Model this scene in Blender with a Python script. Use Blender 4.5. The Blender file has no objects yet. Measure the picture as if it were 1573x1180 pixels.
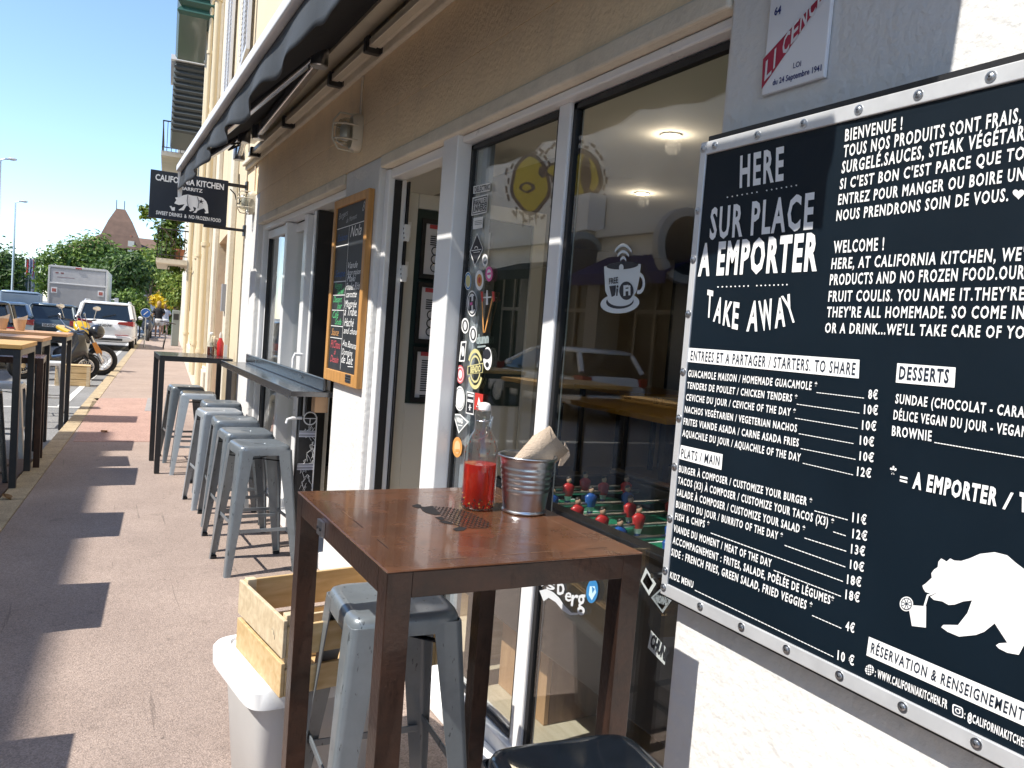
import bpy, math, random
import numpy as np
from math import sin, cos, pi, radians, hypot
from mathutils import Vector, Matrix
from mathutils.geometry import tessellate_polygon
R_ = random.Random(7)
SC = bpy.context.scene
COL = SC.collection

# ------------------------------------------------------------------ camera
PW, PH, PF = 1573.0, 1180.0, 1220.0
CX, CY, EYE = 786.5, 590.0, 1.53
def _n(a): return a / np.linalg.norm(a)
_ey = _n(np.array([135 - CX, 465 - CY, PF]))
_ez = _n(np.cross(_ey, _n(np.array([1, .078, 0.]))))
if _ez[1] > 0: _ez = -_ez
_ex = np.cross(_ey, _ez)
CAMR = np.array([_ex, _ey, _ez])                      # world = CAMR @ (u-cx, v-cy, f)
cam_d = bpy.data.cameras.new('camera'); cam = bpy.data.objects.new('camera', cam_d); COL.objects.link(cam)
cam_d.sensor_width = 36; cam_d.lens = 36 * PF / PW; cam_d.clip_start = .05; cam_d.clip_end = 3000
_r, _u, _b = CAMR @ [1, 0, 0], CAMR @ [0, -1, 0], CAMR @ [0, 0, -1]
cam.matrix_world = Matrix(((_r[0], _u[0], _b[0], 0), (_r[1], _u[1], _b[1], 0), (_r[2], _u[2], _b[2], EYE), (0, 0, 0, 1)))
SC.camera = cam
# surveying helpers: where the sight line through a spot of the photograph meets a plane of the place
def ray(u, v): return Vector(CAMR @ np.array([u - CX, v - CY, PF]))
def G(u, v, z=0.): d = ray(u, v); return Vector((0, 0, EYE)) + d * ((z - EYE) / d.z)
def F(u, v, x): d = ray(u, v); return Vector((0, 0, EYE)) + d * (x / d.x)
def YP(u, v, y): d = ray(u, v); return Vector((0, 0, EYE)) + d * (y / d.y)

# ------------------------------------------------------------------ light
SUN_E, SUN_A = radians(53), radians(5)
W = bpy.data.worlds.new('World'); SC.world = W; W.use_nodes = True
nt = W.node_tree; bg = nt.nodes['Background']
sky = nt.nodes.new('ShaderNodeTexSky'); sky.sky_type = 'NISHITA'; sky.sun_disc = False
sky.sun_elevation = SUN_E; sky.sun_rotation = radians(-95); sky.air_density = .9; sky.dust_density = .05; sky.ozone_density = 3.2
nt.links.new(sky.outputs[0], bg.inputs[0]); bg.inputs[1].default_value = .15
sl = bpy.data.lights.new('sun', 'SUN'); sl.energy = 3.9; sl.angle = radians(.5); sl.color = (1, .95, .87)
so = bpy.data.objects.new('sun', sl); COL.objects.link(so)
so.rotation_euler = Vector((cos(SUN_E) * cos(SUN_A), cos(SUN_E) * sin(SUN_A), -sin(SUN_E))).to_track_quat('-Z', 'Y').to_euler()
so.location = (-20, -3, 30)
SC.view_settings.view_transform = 'Standard'; SC.view_settings.look = 'None'
SC.view_settings.exposure = .9; SC.view_settings.gamma = 1
SC.cycles.max_bounces = 10; SC.cycles.transparent_max_bounces = 24

# ------------------------------------------------------------------ materials
MATS = {}
def mat(name, col, rough=.6, metal=0., var=0., vscale=6., bump=0., bscale=60., coat=0., spec=.5, col2=None, speck=0., spscale=250., stains=()):
    if name in MATS: return MATS[name]
    m = bpy.data.materials.new(name); m.use_nodes = True; t = m.node_tree; b = t.nodes['Principled BSDF']
    b.inputs['Base Color'].default_value = (*col, 1); b.inputs['Roughness'].default_value = rough
    b.inputs['Metallic'].default_value = metal; b.inputs['Specular IOR Level'].default_value = spec
    if coat: b.inputs['Coat Weight'].default_value = coat; b.inputs['Coat Roughness'].default_value = .05
    tc = t.nodes.new('ShaderNodeTexCoord')
    if var or col2:
        n = t.nodes.new('ShaderNodeTexNoise'); n.inputs['Scale'].default_value = vscale; n.inputs['Detail'].default_value = 8; n.inputs['Roughness'].default_value = .65
        t.links.new(tc.outputs['Object'], n.inputs['Vector'])
        r = t.nodes.new('ShaderNodeValToRGB'); r.color_ramp.elements[0].position = .3; r.color_ramp.elements[1].position = .7
        c2 = col2 if col2 else tuple(c * (1 - var) for c in col); c1 = col if col2 else tuple(min(1, c * (1 + var * .5)) for c in col)
        r.color_ramp.elements[0].color = (*c2, 1); r.color_ramp.elements[1].color = (*c1, 1)
        t.links.new(n.outputs['Fac'], r.inputs['Fac']); out = r.outputs['Color']
        if speck:
            n2 = t.nodes.new('ShaderNodeTexVoronoi'); n2.inputs['Scale'].default_value = spscale; t.links.new(tc.outputs['Object'], n2.inputs['Vector'])
            mx = t.nodes.new('ShaderNodeMix'); mx.data_type = 'RGBA'; mx.blend_type = 'OVERLAY'; mx.inputs[0].default_value = speck
            bw = t.nodes.new('ShaderNodeRGBToBW'); t.links.new(n2.outputs['Color'], bw.inputs[0])
            t.links.new(out, mx.inputs[6]); t.links.new(bw.outputs[0], mx.inputs[7]); out = mx.outputs[2]
        for sc3, lo, hi, amt in stains:                       # dirt with a shape of its own: streaks, blotches, spots, chips
            mp = t.nodes.new('ShaderNodeMapping'); mp.inputs['Scale'].default_value = sc3; t.links.new(tc.outputs['Object'], mp.inputs[0])
            ns = t.nodes.new('ShaderNodeTexNoise'); ns.inputs['Scale'].default_value = 1; ns.inputs['Detail'].default_value = 7; ns.inputs['Roughness'].default_value = .6; t.links.new(mp.outputs[0], ns.inputs['Vector'])
            rs = t.nodes.new('ShaderNodeMapRange'); rs.inputs[1].default_value = lo; rs.inputs[2].default_value = hi; rs.inputs[3].default_value = 0; rs.inputs[4].default_value = amt; t.links.new(ns.outputs['Fac'], rs.inputs[0])
            ms = t.nodes.new('ShaderNodeMix'); ms.data_type = 'RGBA'; ms.inputs[7].default_value = (*[c * .25 for c in col], 1); t.links.new(rs.outputs[0], ms.inputs[0]); t.links.new(out, ms.inputs[6]); out = ms.outputs[2]
        t.links.new(out, b.inputs['Base Color'])
        mr = t.nodes.new('ShaderNodeMapRange'); mr.inputs[3].default_value = max(0, rough - .08); mr.inputs[4].default_value = min(1, rough + .08)
        t.links.new(n.outputs['Fac'], mr.inputs[0]); t.links.new(mr.outputs[0], b.inputs['Roughness'])
    if bump:
        n3 = t.nodes.new('ShaderNodeTexNoise'); n3.inputs['Scale'].default_value = bscale; n3.inputs['Detail'].default_value = 6
        t.links.new(tc.outputs['Object'], n3.inputs['Vector'])
        bp = t.nodes.new('ShaderNodeBump'); bp.inputs['Strength'].default_value = bump; bp.inputs['Distance'].default_value = .01
        t.links.new(n3.outputs['Fac'], bp.inputs['Height']); t.links.new(bp.outputs[0], b.inputs['Normal'])
    MATS[name] = m; return m
def wood(name, c1, c2, scale=(1, 12, 12), rough=.55):
    if name in MATS: return MATS[name]
    m = bpy.data.materials.new(name); m.use_nodes = True; t = m.node_tree; b = t.nodes['Principled BSDF']; b.inputs['Roughness'].default_value = rough
    tc = t.nodes.new('ShaderNodeTexCoord'); mp = t.nodes.new('ShaderNodeMapping'); mp.inputs['Scale'].default_value = scale
    n = t.nodes.new('ShaderNodeTexNoise'); n.inputs['Scale'].default_value = 3; n.inputs['Detail'].default_value = 8; n.inputs['Distortion'].default_value = .6
    r = t.nodes.new('ShaderNodeValToRGB'); r.color_ramp.elements[0].position = .32; r.color_ramp.elements[1].position = .68
    r.color_ramp.elements[0].color = (*c1, 1); r.color_ramp.elements[1].color = (*c2, 1)
    t.links.new(tc.outputs['Object'], mp.inputs[0]); t.links.new(mp.outputs[0], n.inputs['Vector']); t.links.new(n.outputs['Fac'], r.inputs['Fac']); t.links.new(r.outputs[0], b.inputs['Base Color'])
    bp = t.nodes.new('ShaderNodeBump'); bp.inputs['Strength'].default_value = .15; bp.inputs['Distance'].default_value = .004
    t.links.new(n.outputs['Fac'], bp.inputs['Height']); t.links.new(bp.outputs[0], b.inputs['Normal'])
    MATS[name] = m; return m
def glass(name, tint=(.93, .95, .95), boost=1.0, rough=0.):
    if name in MATS: return MATS[name]
    m = bpy.data.materials.new(name); m.use_nodes = True; t = m.node_tree; t.nodes.remove(t.nodes['Principled BSDF'])
    o = t.nodes['Material Output']; tr = t.nodes.new('ShaderNodeBsdfTransparent'); tr.inputs[0].default_value = (*tint, 1)
    gl = t.nodes.new('ShaderNodeBsdfGlossy'); gl.inputs['Roughness'].default_value = rough; gl.inputs[0].default_value = (1, 1, 1, 1)
    fr = t.nodes.new('ShaderNodeFresnel'); ge = t.nodes.new('ShaderNodeNewGeometry'); mp = t.nodes.new('ShaderNodeMapRange'); mp.inputs[3].default_value = 1.52; mp.inputs[4].default_value = 1 / 1.52
    t.links.new(ge.outputs['Backfacing'], mp.inputs[0]); t.links.new(mp.outputs[0], fr.inputs[0])   # same reflectance on both faces of the thin sheet
    mu = t.nodes.new('ShaderNodeMath'); mu.operation = 'MULTIPLY'; mu.inputs[1].default_value = boost; mu.use_clamp = True
    mx = t.nodes.new('ShaderNodeMixShader'); t.links.new(fr.outputs[0], mu.inputs[0]); t.links.new(mu.outputs[0], mx.inputs[0])
    t.links.new(tr.outputs[0], mx.inputs[1]); t.links.new(gl.outputs[0], mx.inputs[2]); t.links.new(mx.outputs[0], o.inputs[0])
    MATS[name] = m; return m
def emit(name, col, s):
    if name in MATS: return MATS[name]
    m = bpy.data.materials.new(name); m.use_nodes = True; b = m.node_tree.nodes['Principled BSDF']
    b.inputs['Base Color'].default_value = (*col, 1); b.inputs['Emission Color'].default_value = (*col, 1); b.inputs['Emission Strength'].default_value = s
    MATS[name] = m; return m
def leafmat(name, dark, light):
    if name in MATS: return MATS[name]
    m = bpy.data.materials.new(name); m.use_nodes = True; t = m.node_tree; b = t.nodes['Principled BSDF']; b.inputs['Roughness'].default_value = .55
    g = t.nodes.new('ShaderNodeNewGeometry'); r = t.nodes.new('ShaderNodeValToRGB')
    r.color_ramp.elements[0].color = (*dark, 1); r.color_ramp.elements[1].color = (*light, 1)
    t.links.new(g.outputs['Random Per Island'], r.inputs['Fac']); t.links.new(r.outputs[0], b.inputs['Base Color'])
    tl = t.nodes.new('ShaderNodeBsdfTranslucent'); t.links.new(r.outputs[0], tl.inputs[0])
    mx = t.nodes.new('ShaderNodeMixShader'); mx.inputs[0].default_value = .3
    t.links.new(b.outputs[0], mx.inputs[1]); t.links.new(tl.outputs[0], mx.inputs[2]); t.links.new(mx.outputs[0], t.nodes['Material Output'].inputs[0])
    MATS[name] = m; return m

M_plaster = mat('white_plaster', (.70, .69, .67), .85, var=.06, vscale=3, bump=.55, bscale=38, stains=(((9, 9, .9), .58, .8, .16), ((2.2, 2.2, 2.2), .62, .8, .10), ((60, 60, 60), .72, .76, .25)))
M_fascia = mat('beige_plaster', (.93, .73, .48), .9, stains=(((7, 7, .8), .55, .8, .2), ((3, 3, 3), .6, .8, .15)), var=.08, vscale=4, bump=.6, bscale=55)
M_beam = mat('beam_plaster', (.74, .67, .55), .85, stains=(((3, 3, 9), .56, .75, .3),), var=.14, vscale=5, bump=.4, bscale=50)
M_white = mat('white_lacquer', (.8, .8, .8), .3, var=.05, vscale=4)
M_black = mat('black_gasket', (.012, .012, .014), .5)
M_blackmetal = mat('black_metal', (.02, .02, .022), .4, var=.3, vscale=20)
M_white_ink = mat('white_print', (.85, .85, .84), .6)
M_dark_ink = mat('dark_print', (.02, .022, .03), .6)
M_navy = mat('navy_board', (.002, .008, .015), .5, var=.2, vscale=3, bump=.04, bscale=6, spec=.25)
M_alu = mat('aluminium', (.68, .69, .70), .4, .45, var=.1, vscale=15)
M_steel = mat('stainless_steel', (.5, .5, .52), .22, 1., var=.12, vscale=8)
M_ledge = mat('dark_ledge_steel', (.16, .16, .165), .22, .9, var=.15, vscale=8)
M_galv = mat('galvanised', (.55, .57, .6), .3, 1., var=.15, vscale=30)
M_rust = mat('rusty_steel', (.072, .032, .019), .36, .5, var=.0, col2=(.018, .013, .011), vscale=6, stains=(((40, 40, 12), .56, .66, .6),), coat=.2, bump=.12, bscale=90)
M_rusttop = mat('rust_lacquer_top', (.165, .066, .029), .27, .2, col2=(.06, .026, .014), vscale=5, coat=.4, stains=(((5, 50, 10), .6, .68, .5), ((60, 4, 10), .62, .68, .45), ((14, 14, 14), .58, .72, .5)), bump=.03, bscale=30)
M_stoolgrey = mat('grey_blue_enamel', (.19, .215, .235), .34, .3, var=.12, vscale=12, coat=.2, stains=(((55, 55, 18), .635, .66, .85), ((9, 9, 9), .55, .75, .25)), bump=.05, bscale=30)
M_stoollight = mat('light_grey_enamel', (.34, .37, .395), .34, .2, var=.1, vscale=12, coat=.2, stains=(((55, 55, 18), .64, .665, .85),))
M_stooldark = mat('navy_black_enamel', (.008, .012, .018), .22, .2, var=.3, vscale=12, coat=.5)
M_stoolwhite = mat('white_enamel', (.6, .61, .6), .35, .1, var=.1, vscale=12)
M_rubber = mat('rubber', (.02, .02, .02), .8)
M_oak = wood('orange_oak', (.40, .19, .05), (.56, .29, .09), (14, 14, 1.2))
M_pine = wood('pine', (.52, .40, .25), (.68, .56, .38), (1.5, 14, 14))
M_pine2 = wood('pine_orange', (.52, .35, .16), (.66, .48, .26), (1.5, 14, 14))
M_ply = wood('plywood', (.42, .24, .12), (.55, .34, .18), (6, 6, 1))
M_plankbrown = wood('tabletop_wood', (.42, .22, .10), (.58, .34, .17), (1, 12, 8))
M_plank_or = wood('tabletop_orange', (.48, .26, .07), (.62, .38, .13), (1, 12, 8))
M_deck = wood('deck_boards', (.09, .055, .04), (.15, .1, .075), (1, 10, 10), .7)
M_slate = mat('chalk_slate', (.028, .032, .038), .6, var=.4, vscale=5)
M_glass = glass('window_glass', boost=1.35)
M_clear = glass('clear_glass', (.96, .97, .97))
M_awning = mat('awning_canvas', (.010, .012, .017), .8, var=.2, vscale=14, bump=.1, bscale=400)
M_valance = mat('valance_canvas', (.042, .050, .060), .75, var=.2, vscale=14, bump=.1, bscale=400)

# ------------------------------------------------------------------ mesh builder
class MB:
    def __init__(s): s.v = []; s.f = []; s.m = []
    def add(s, vs, fs, mi=0):
        o = len(s.v); s.v += [tuple(p) for p in vs]; s.f += [tuple(i + o for i in f) for f in fs]; s.m += [mi] * len(fs); return s
    def box(s, c, d, rz=0, mi=0, M=None):
        x, y, z = d[0] / 2, d[1] / 2, d[2] / 2
        vs = [Vector(p) for p in ((-x, -y, -z), (x, -y, -z), (x, y, -z), (-x, y, -z), (-x, -y, z), (x, -y, z), (x, y, z), (-x, y, z))]
        if M is not None: vs = [M @ p for p in vs]
        if rz: rm = Matrix.Rotation(rz, 3, 'Z'); vs = [rm @ p for p in vs]
        vs = [p + Vector(c) for p in vs]
        return s.add(vs, [(0, 3, 2, 1), (4, 5, 6, 7), (0, 1, 5, 4), (1, 2, 6, 5), (2, 3, 7, 6), (3, 0, 4, 7)], mi)
    def bx(s, x0, x1, y0, y1, z0, z1, mi=0): return s.box(((x0 + x1) / 2, (y0 + y1) / 2, (z0 + z1) / 2), (x1 - x0, y1 - y0, z1 - z0), 0, mi)
    def loft(s, loops, mi=0, cap0=True, cap1=True, closed=True):
        n = len(loops[0]); o = []; fs = []
        for l in loops: o += list(l)
        for k in range(len(loops) - 1):
            for i in range(n if closed else n - 1):
                j = (i + 1) % n; fs.append((k * n + i, k * n + j, (k + 1) * n + j, (k + 1) * n + i))
        if cap0: fs.append(tuple(range(n - 1, -1, -1)))
        if cap1: fs.append(tuple((len(loops) - 1) * n + i for i in range(n)))
        return s.add(o, fs, mi)
    def tube(s, pts, r, n=8, mi=0, cap=True):
        pts = [Vector(p) for p in pts]; rs = r if isinstance(r, (list, tuple)) else [r] * len(pts); loops = []; pa = None
        for i, p in enumerate(pts):
            d = (pts[min(i + 1, len(pts) - 1)] - pts[max(i - 1, 0)]).normalized()
            a = pa - d * pa.dot(d) if pa is not None else d.orthogonal()
            a.normalize(); pa = a; b = d.cross(a)
            loops.append([p + (a * cos(2 * pi * k / n) + b * sin(2 * pi * k / n)) * rs[i] for k in range(n)])
        return s.loft(loops, mi, cap, cap)
    def lathe(s, prof, c=(0, 0, 0), n=24, mi=0, ax=None):
        c = Vector(c); q = Vector((0, 0, 1)).rotation_difference(Vector(ax)).to_matrix() if ax is not None else Matrix.Identity(3)
        return s.loft([[c + q @ Vector((r * cos(2 * pi * k / n), r * sin(2 * pi * k / n), z)) for k in range(n)] for r, z in prof], mi)
    def bar(s, a, b, w, h, mi=0, up=(0, 0, 1)):
        a, b = Vector(a), Vector(b); d = (b - a); L = d.length; d.normalize(); u = Vector(up); x = d.cross(u)
        if x.length < 1e-4: x = d.orthogonal()
        x.normalize(); u = x.cross(d)
        M = Matrix((x, d, u)).transposed(); return s.box((a + b) / 2, (w, L, h), 0, mi, M)
    def poly(s, pts, mi=0):
        vs = [Vector(p) for p in pts]; return s.add(vs, tessellate_polygon([vs]), mi)
    def prism(s, pts, off, mi=0):
        n = len(pts); a = [Vector(p) for p in pts]; b = [p + Vector(off) for p in a]; t = tessellate_polygon([a])
        fs = [tuple(reversed(f)) for f in t] + [tuple(i + n for i in f) for f in t] + [(i, (i + 1) % n, (i + 1) % n + n, i + n) for i in range(n)]
        return s.add(a + b, fs, mi)
    def ball(s, c, r, n=12, m=8, mi=0):
        r = r if isinstance(r, (tuple, list)) else (r, r, r); c = Vector(c)
        return s.loft([[c + Vector((r[0] * sin(pi * j / m) * cos(2 * pi * k / n), r[1] * sin(pi * j / m) * sin(2 * pi * k / n), -r[2] * cos(pi * j / m))) for k in range(n)]
                       for j in [.15] + list(range(1, m)) + [m - .15]], mi)
    def torus(s, c, R, r, ax=(0, 0, 1), n=28, m=8, mi=0, a0=0, a1=2 * pi):
        c = Vector(c); q = Vector((0, 0, 1)).rotation_difference(Vector(ax)).to_matrix(); full = abs(a1 - a0 - 2 * pi) < 1e-4
        loops = []
        for i in range(n + 1):
            a = a0 + (a1 - a0) * i / n
            loops.append([c + q @ Vector(((R + r * cos(2 * pi * k / m)) * cos(a), (R + r * cos(2 * pi * k / m)) * sin(a), r * sin(2 * pi * k / m))) for k in range(m)])
        return s.loft(loops, mi, not full, not full)
    def build(s, name, mats, parent=None, smooth=False, bevel=0., label=None, sub=0, local=False, seg=2):
        me = bpy.data.meshes.new(name)
        vs = s.v
        if parent is not None and not local:
            iv = wm(parent).inverted(); vs = [iv @ Vector(p) for p in vs]
        me.from_pydata([tuple(p) for p in vs], [], s.f)
        ms = mats if isinstance(mats, (list, tuple)) else [mats]
        for m in ms: me.materials.append(m)
        me.polygons.foreach_set('material_index', s.m); me.validate(); me.update()
        o = bpy.data.objects.new(name, me); COL.objects.link(o)
        if parent is not None: o.parent = parent
        if smooth:
            me.polygons.foreach_set('use_smooth', [True] * len(me.polygons))
            if smooth != 'all': me.set_sharp_from_angle(angle=radians(40))
        if sub: md = o.modifiers.new('sub', 'SUBSURF'); md.levels = sub; md.render_levels = sub
        if bevel: md = o.modifiers.new('bevel', 'BEVEL'); md.width = bevel; md.segments = seg; md.limit_method = 'ANGLE'; md.harden_normals = False
        if label: o['label'] = label
        return o
def wm(o):
    m = o.matrix_basis.copy()
    while o.parent: o = o.parent; m = o.matrix_basis @ m
    return m
def tag(o, label, cat, group=None):
    o['label'] = label; o['category'] = cat
    if group: o['group'] = group
    return o
def thing(name, label, cat, loc=(0, 0, 0), rz=0, group=None):
    o = bpy.data.objects.new(name, None); COL.objects.link(o); o.location = loc; o.rotation_euler = (0, 0, rz); o.empty_display_size = .1
    return tag(o, label, cat, group)
def structure(o): o['kind'] = 'structure'; return o
def children(o): return [c for c in bpy.data.objects if c.parent == o]
def dup(o, label, loc=None, rz=None, parent=None, kids=None):
    kids = kids or {}
    def rec(src, par):
        c = src.copy(); COL.objects.link(c)
        if par is not None: c.parent = par
        for k in children(src): rec(k, c)
        return c
    c = rec(o, parent); c['label'] = label
    if loc is not None: c.location = loc
    if rz is not None: c.rotation_euler = (0, 0, rz)
    return c
def sup(a, b, e, n=32, z=0., ph=0):
    out = []
    for k in range(n):
        t = 2 * pi * (k + .5) / n + ph; c, s_ = cos(t), sin(t)
        out.append(Vector((a * math.copysign(abs(c) ** (2 / e), c), b * math.copysign(abs(s_) ** (2 / e), s_), z)))
    return out

# ------------------------------------------------------------------ lettering
_TXT = {}
def glyphs(txt, bold=0., shear=0., space=1.):
    key = (txt, bold, shear, space)
    if key in _TXT: return _TXT[key]
    cu = bpy.data.curves.new('t', 'FONT'); cu.body = txt; cu.size = 1; cu.offset = bold; cu.shear = shear; cu.space_character = space; cu.resolution_u = 2; cu.fill_mode = 'FRONT'
    ob = bpy.data.objects.new('t', cu); COL.objects.link(ob)
    dg = bpy.context.evaluated_depsgraph_get(); dg.update()
    me = bpy.data.meshes.new_from_object(ob.evaluated_get(dg))
    vs = [v.co.copy() for v in me.vertices]; fs = [tuple(p.vertices) for p in me.polygons]
    bpy.data.objects.remove(ob); bpy.data.curves.remove(cu); bpy.data.meshes.remove(me)
    _TXT[key] = (vs, fs); return vs, fs
_h, _ = glyphs('H'); CAP = max(v.y for v in _h)
def text(mb, txt, bl, br, tl, mi=0, extra='', bold=.012, shear=0., space=1.):
    """write txt so that its baseline runs bl->br and its capitals reach tl (points of the place)"""
    vs, fs = glyphs(txt, bold, shear, space)
    if not vs: return
    x0 = min(v.x for v in vs); x1 = max(v.x for v in vs)
    if extra: vs, fs = glyphs(txt + extra, bold, shear, space)
    bl, br, tl = Vector(bl), Vector(br), Vector(tl); ux = (br - bl) / (x1 - x0); uy = (tl - bl) / CAP
    n = ux.cross(uy)
    flip = False
    mb.add([bl + ux * (v.x - x0) + uy * v.y for v in vs], fs, mi)
def textc(mb, txt, c, ux, uy, h, w=None, mi=0, bold=.012, shear=0.):
    """txt centred on c, cap height h along uy, optional total width w along ux"""
    vs, fs = glyphs(txt, bold, shear); x0 = min(v.x for v in vs); x1 = max(v.x for v in vs)
    ux, uy = Vector(ux), Vector(uy); sy = h / CAP; sx = (w / (x1 - x0)) if w else sy; c = Vector(c)
    mb.add([c + ux * ((v.x - (x0 + x1) / 2) * sx) + uy * ((v.y - CAP / 2) * sy) for v in vs], fs, mi)

# ================================================================== SETTING
WX = 1.30                                              # face of the restaurant wall
SD = Vector((.08, 1, 0)).normalized(); SN = Vector((1, -.08, 0)).normalized(); SO = Vector((1.30, 8.1, 0))   # line of the further houses
def kerbx(y): return -.44 + (y - 6) * .0795
def S(s, off, z=0): return SO + SD * s + SN * off + Vector((0, 0, z))
M_road = mat('asphalt', (.22, .22, .22), .9, stains=(((.6, .25, 1), .55, .75, .4),), var=.25, vscale=.6, bump=.5, bscale=120, speck=.35, spscale=90)
M_pave = mat('pink_asphalt', (.375, .292, .245), .92, col2=(.285, .218, .182), vscale=1.3, bump=.6, bscale=170, speck=.35, spscale=190, stains=(((.9, .5, 1), .56, .75, .35), ((5, 5, 5), .62, .7, .3), ((22, 22, 22), .665, .69, .5), ((30, 1.0, 1), .66, .68, .4)))
M_red = mat('red_asphalt', (.42, .275, .225), .92, col2=(.34, .215, .175), vscale=2.5, bump=.5, bscale=140, speck=.4, spscale=120)
M_kerb = mat('kerb_stone', (.42, .33, .21), .85, var=.3, vscale=5, bump=.4, bscale=60, speck=.3, spscale=140)
M_paint = mat('road_paint', (.62, .62, .6), .8, var=.3, vscale=9)
ZR = -.10
mb = MB(); mb.bx(-400, 400, -60, 900, ZR - .5, ZR); structure(mb.build('road', M_road))
ys = [-6, 0, 6, 10, 16, 24, 33, 45, 70]
mb = MB()
top = [(kerbx(y), y, 0) for y in ys] + [(9 + (y > 30) * 4, y, 0) for y in reversed(ys)]
mb.prism(top, (0, 0, -.3)); structure(mb.build('pavement', M_pave))
mb = MB()
yy = -6.
while yy < 70:
    y2 = yy + .98
    mb.prism([(kerbx(yy) - .17, yy, .004), (kerbx(yy) - .004, yy, .004), (kerbx(y2) - .004, y2, .004), (kerbx(y2) - .17, y2, .004)], (0, 0, -.3)); yy += 1.0
structure(mb.build('kerb', M_kerb, bevel=.012))
# the redder repaired strip of the pavement, and a small cover set in it
q = [G(112, 679), G(234, 679), G(240, 612), G(144, 612)]
mb = MB(); mb.prism([p + Vector((0, 0, .004)) for p in q], (0, 0, -.006)); structure(mb.build('pavement_patch', M_red))
mb = MB(); mb.prism([G(u, v) + Vector((0, 0, .008)) for u, v in ((222, 632), (233, 632), (236, 612), (227, 612))], (0, 0, -.006)); o = mb.build('manhole_cover', mat('grey_cover', (.3, .28, .27), .7, var=.2))
tag(o, 'small grey cover plate let into the red strip of pavement', 'cover')
# boarded terrace on the roadway where the tall tables stand
mb = MB()
for k in range(9):
    x0 = -.2 - k * .16
    mb.prism([(kerbx(-6) - .19 - k * .16 - .15, -6, -.012), (kerbx(-6) - .19 - k * .16, -6, -.012), (kerbx(8.85) - .19 - k * .16, 8.85, -.012), (kerbx(8.85) - .19 - k * .16 - .15, 8.85, -.012)], (0, 0, -.06))
structure(mb.build('terrace_deck', M_deck, bevel=.004))
mb = MB()
for y0, x0 in ((13.6, -2.6), (17.2, -2.6), (23.5, -2.2)):
    mb.prism([(x0, y0, ZR + .004), (kerbx(y0) - .2, y0 + .3, ZR + .004), (kerbx(y0) - .2, y0 + .42, ZR + .004), (x0, y0 + .12, ZR + .004)], (0, 0, -.003))
mb.prism([(kerbx(14) - .55, 14, ZR + .006), (kerbx(14) - .45, 14, ZR + .006), (kerbx(60) - .45, 60, ZR + .006), (kerbx(60) - .55, 60, ZR + .006)], (0, 0, -.003))
structure(mb.build('road_marking', M_paint))

# ================================================================== RESTAURANT
rest = thing('restaurant_building', 'white plastered restaurant front with glazed bays, open door and a black awning', 'building', (WX, 4, 0))
# wall pieces: pier with the menu, chalkboard pillar, end pillar
PY1 = 1.475                                            # edge of the menu pier
mb = MB()
mb.bx(WX, 1.62, -2.5, PY1, 0, 2.62)
mb.build('pier', M_plaster, rest, bevel=.012)
mb = MB(); mb.bx(WX, 1.43, 4.02, 4.64, 0, 2.40); mb.build('pier', M_plaster, rest, bevel=.012)
mb = MB(); mb.bx(WX, 1.60, 7.36, 8.04, 0, 2.62); mb.build('pier', M_plaster, rest, bevel=.012)
mb = MB(); mb.bx(WX + .002, 1.60, PY1 + .001, 7.36, 2.40, 2.62); mb.bx(WX, 1.60, -2.5, 8.04, 2.622, 3.0); mb.build('wall', M_fascia, rest)
# lighter rendered edge band over the openings
mb = MB(); mb.bx(WX - .008, 1.36, 1.478, 4.0, 2.335, 2.398); mb.bx(WX - .008, 1.36, 4.66, 7.34, 2.335, 2.398); mb.build('lintel', M_beam, rest, bevel=.008)
# cornice under the awning rail and the upper wall
mb = MB(); mb.bx(WX - .03, WX, -2.5, 8.04, 2.90, 2.965); mb.bx(WX - .06, WX - .031, -2.5, 8.04, 2.935, 2.975); mb.build('moulding', M_beam, rest, bevel=.01)
mb = MB(); mb.bx(WX, 1.6, -2.5, 8.04, 3.002, 9.5); mb.build('wall', mat('cream_render', (.72, .62, .45), .9, var=.08, vscale=2, bump=.3, bscale=50), rest, label='cream rendered upper wall')
# ---- glazed bay right of the door: frame, mullion, two panes
GX = 1.385
bay = MB()
bay.bx(1.31, 1.45, 3.06, 3.215, .0, 2.37)               # big white post
bay.bx(1.362, 1.42, 2.27, 2.345, .06, 2.33)            # mullion
bay.bx(1.345, 1.44, 1.478, 3.059, .0, .105); bay.bx(1.33, 1.43, 1.478, 3.059, 2.305, 2.333)
bay.bx(1.28, 1.345, 1.478, 3.2, .0, .05)
shopw = bay.build('shop_window', M_white, rest, bevel=.006)
g = MB()
for y0, y1 in ((2.346, 3.056), (1.48, 2.266)):
    for a in ((GX - .012, GX + .012, y0, y0 + .02, .11, 2.3), (GX - .012, GX + .012, y1 - .02, y1, .11, 2.3), (GX - .012, GX + .012, y0, y1, .11, .125), (GX - .012, GX + .012, y0, y1, 2.28, 2.3)): g.bx(*a)
g.build('gasket', M_black, shopw)
mb = MB(); mb.bx(GX - .004, GX + .004, 2.366, 3.036, .125, 2.28); mb.build('pane', M_glass, shopw)
mb = MB(); mb.bx(GX - .004, GX + .004, 1.478, 2.246, .125, 2.28); mb.build('pane', M_glass, shopw)
mb = MB(); mb.bx(1.40, 1.42, 2.93, 3.0, .1, 2.3); mb.build('inner_frame', mat('grey_frame', (.35, .37, .4), .4), shopw)
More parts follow.
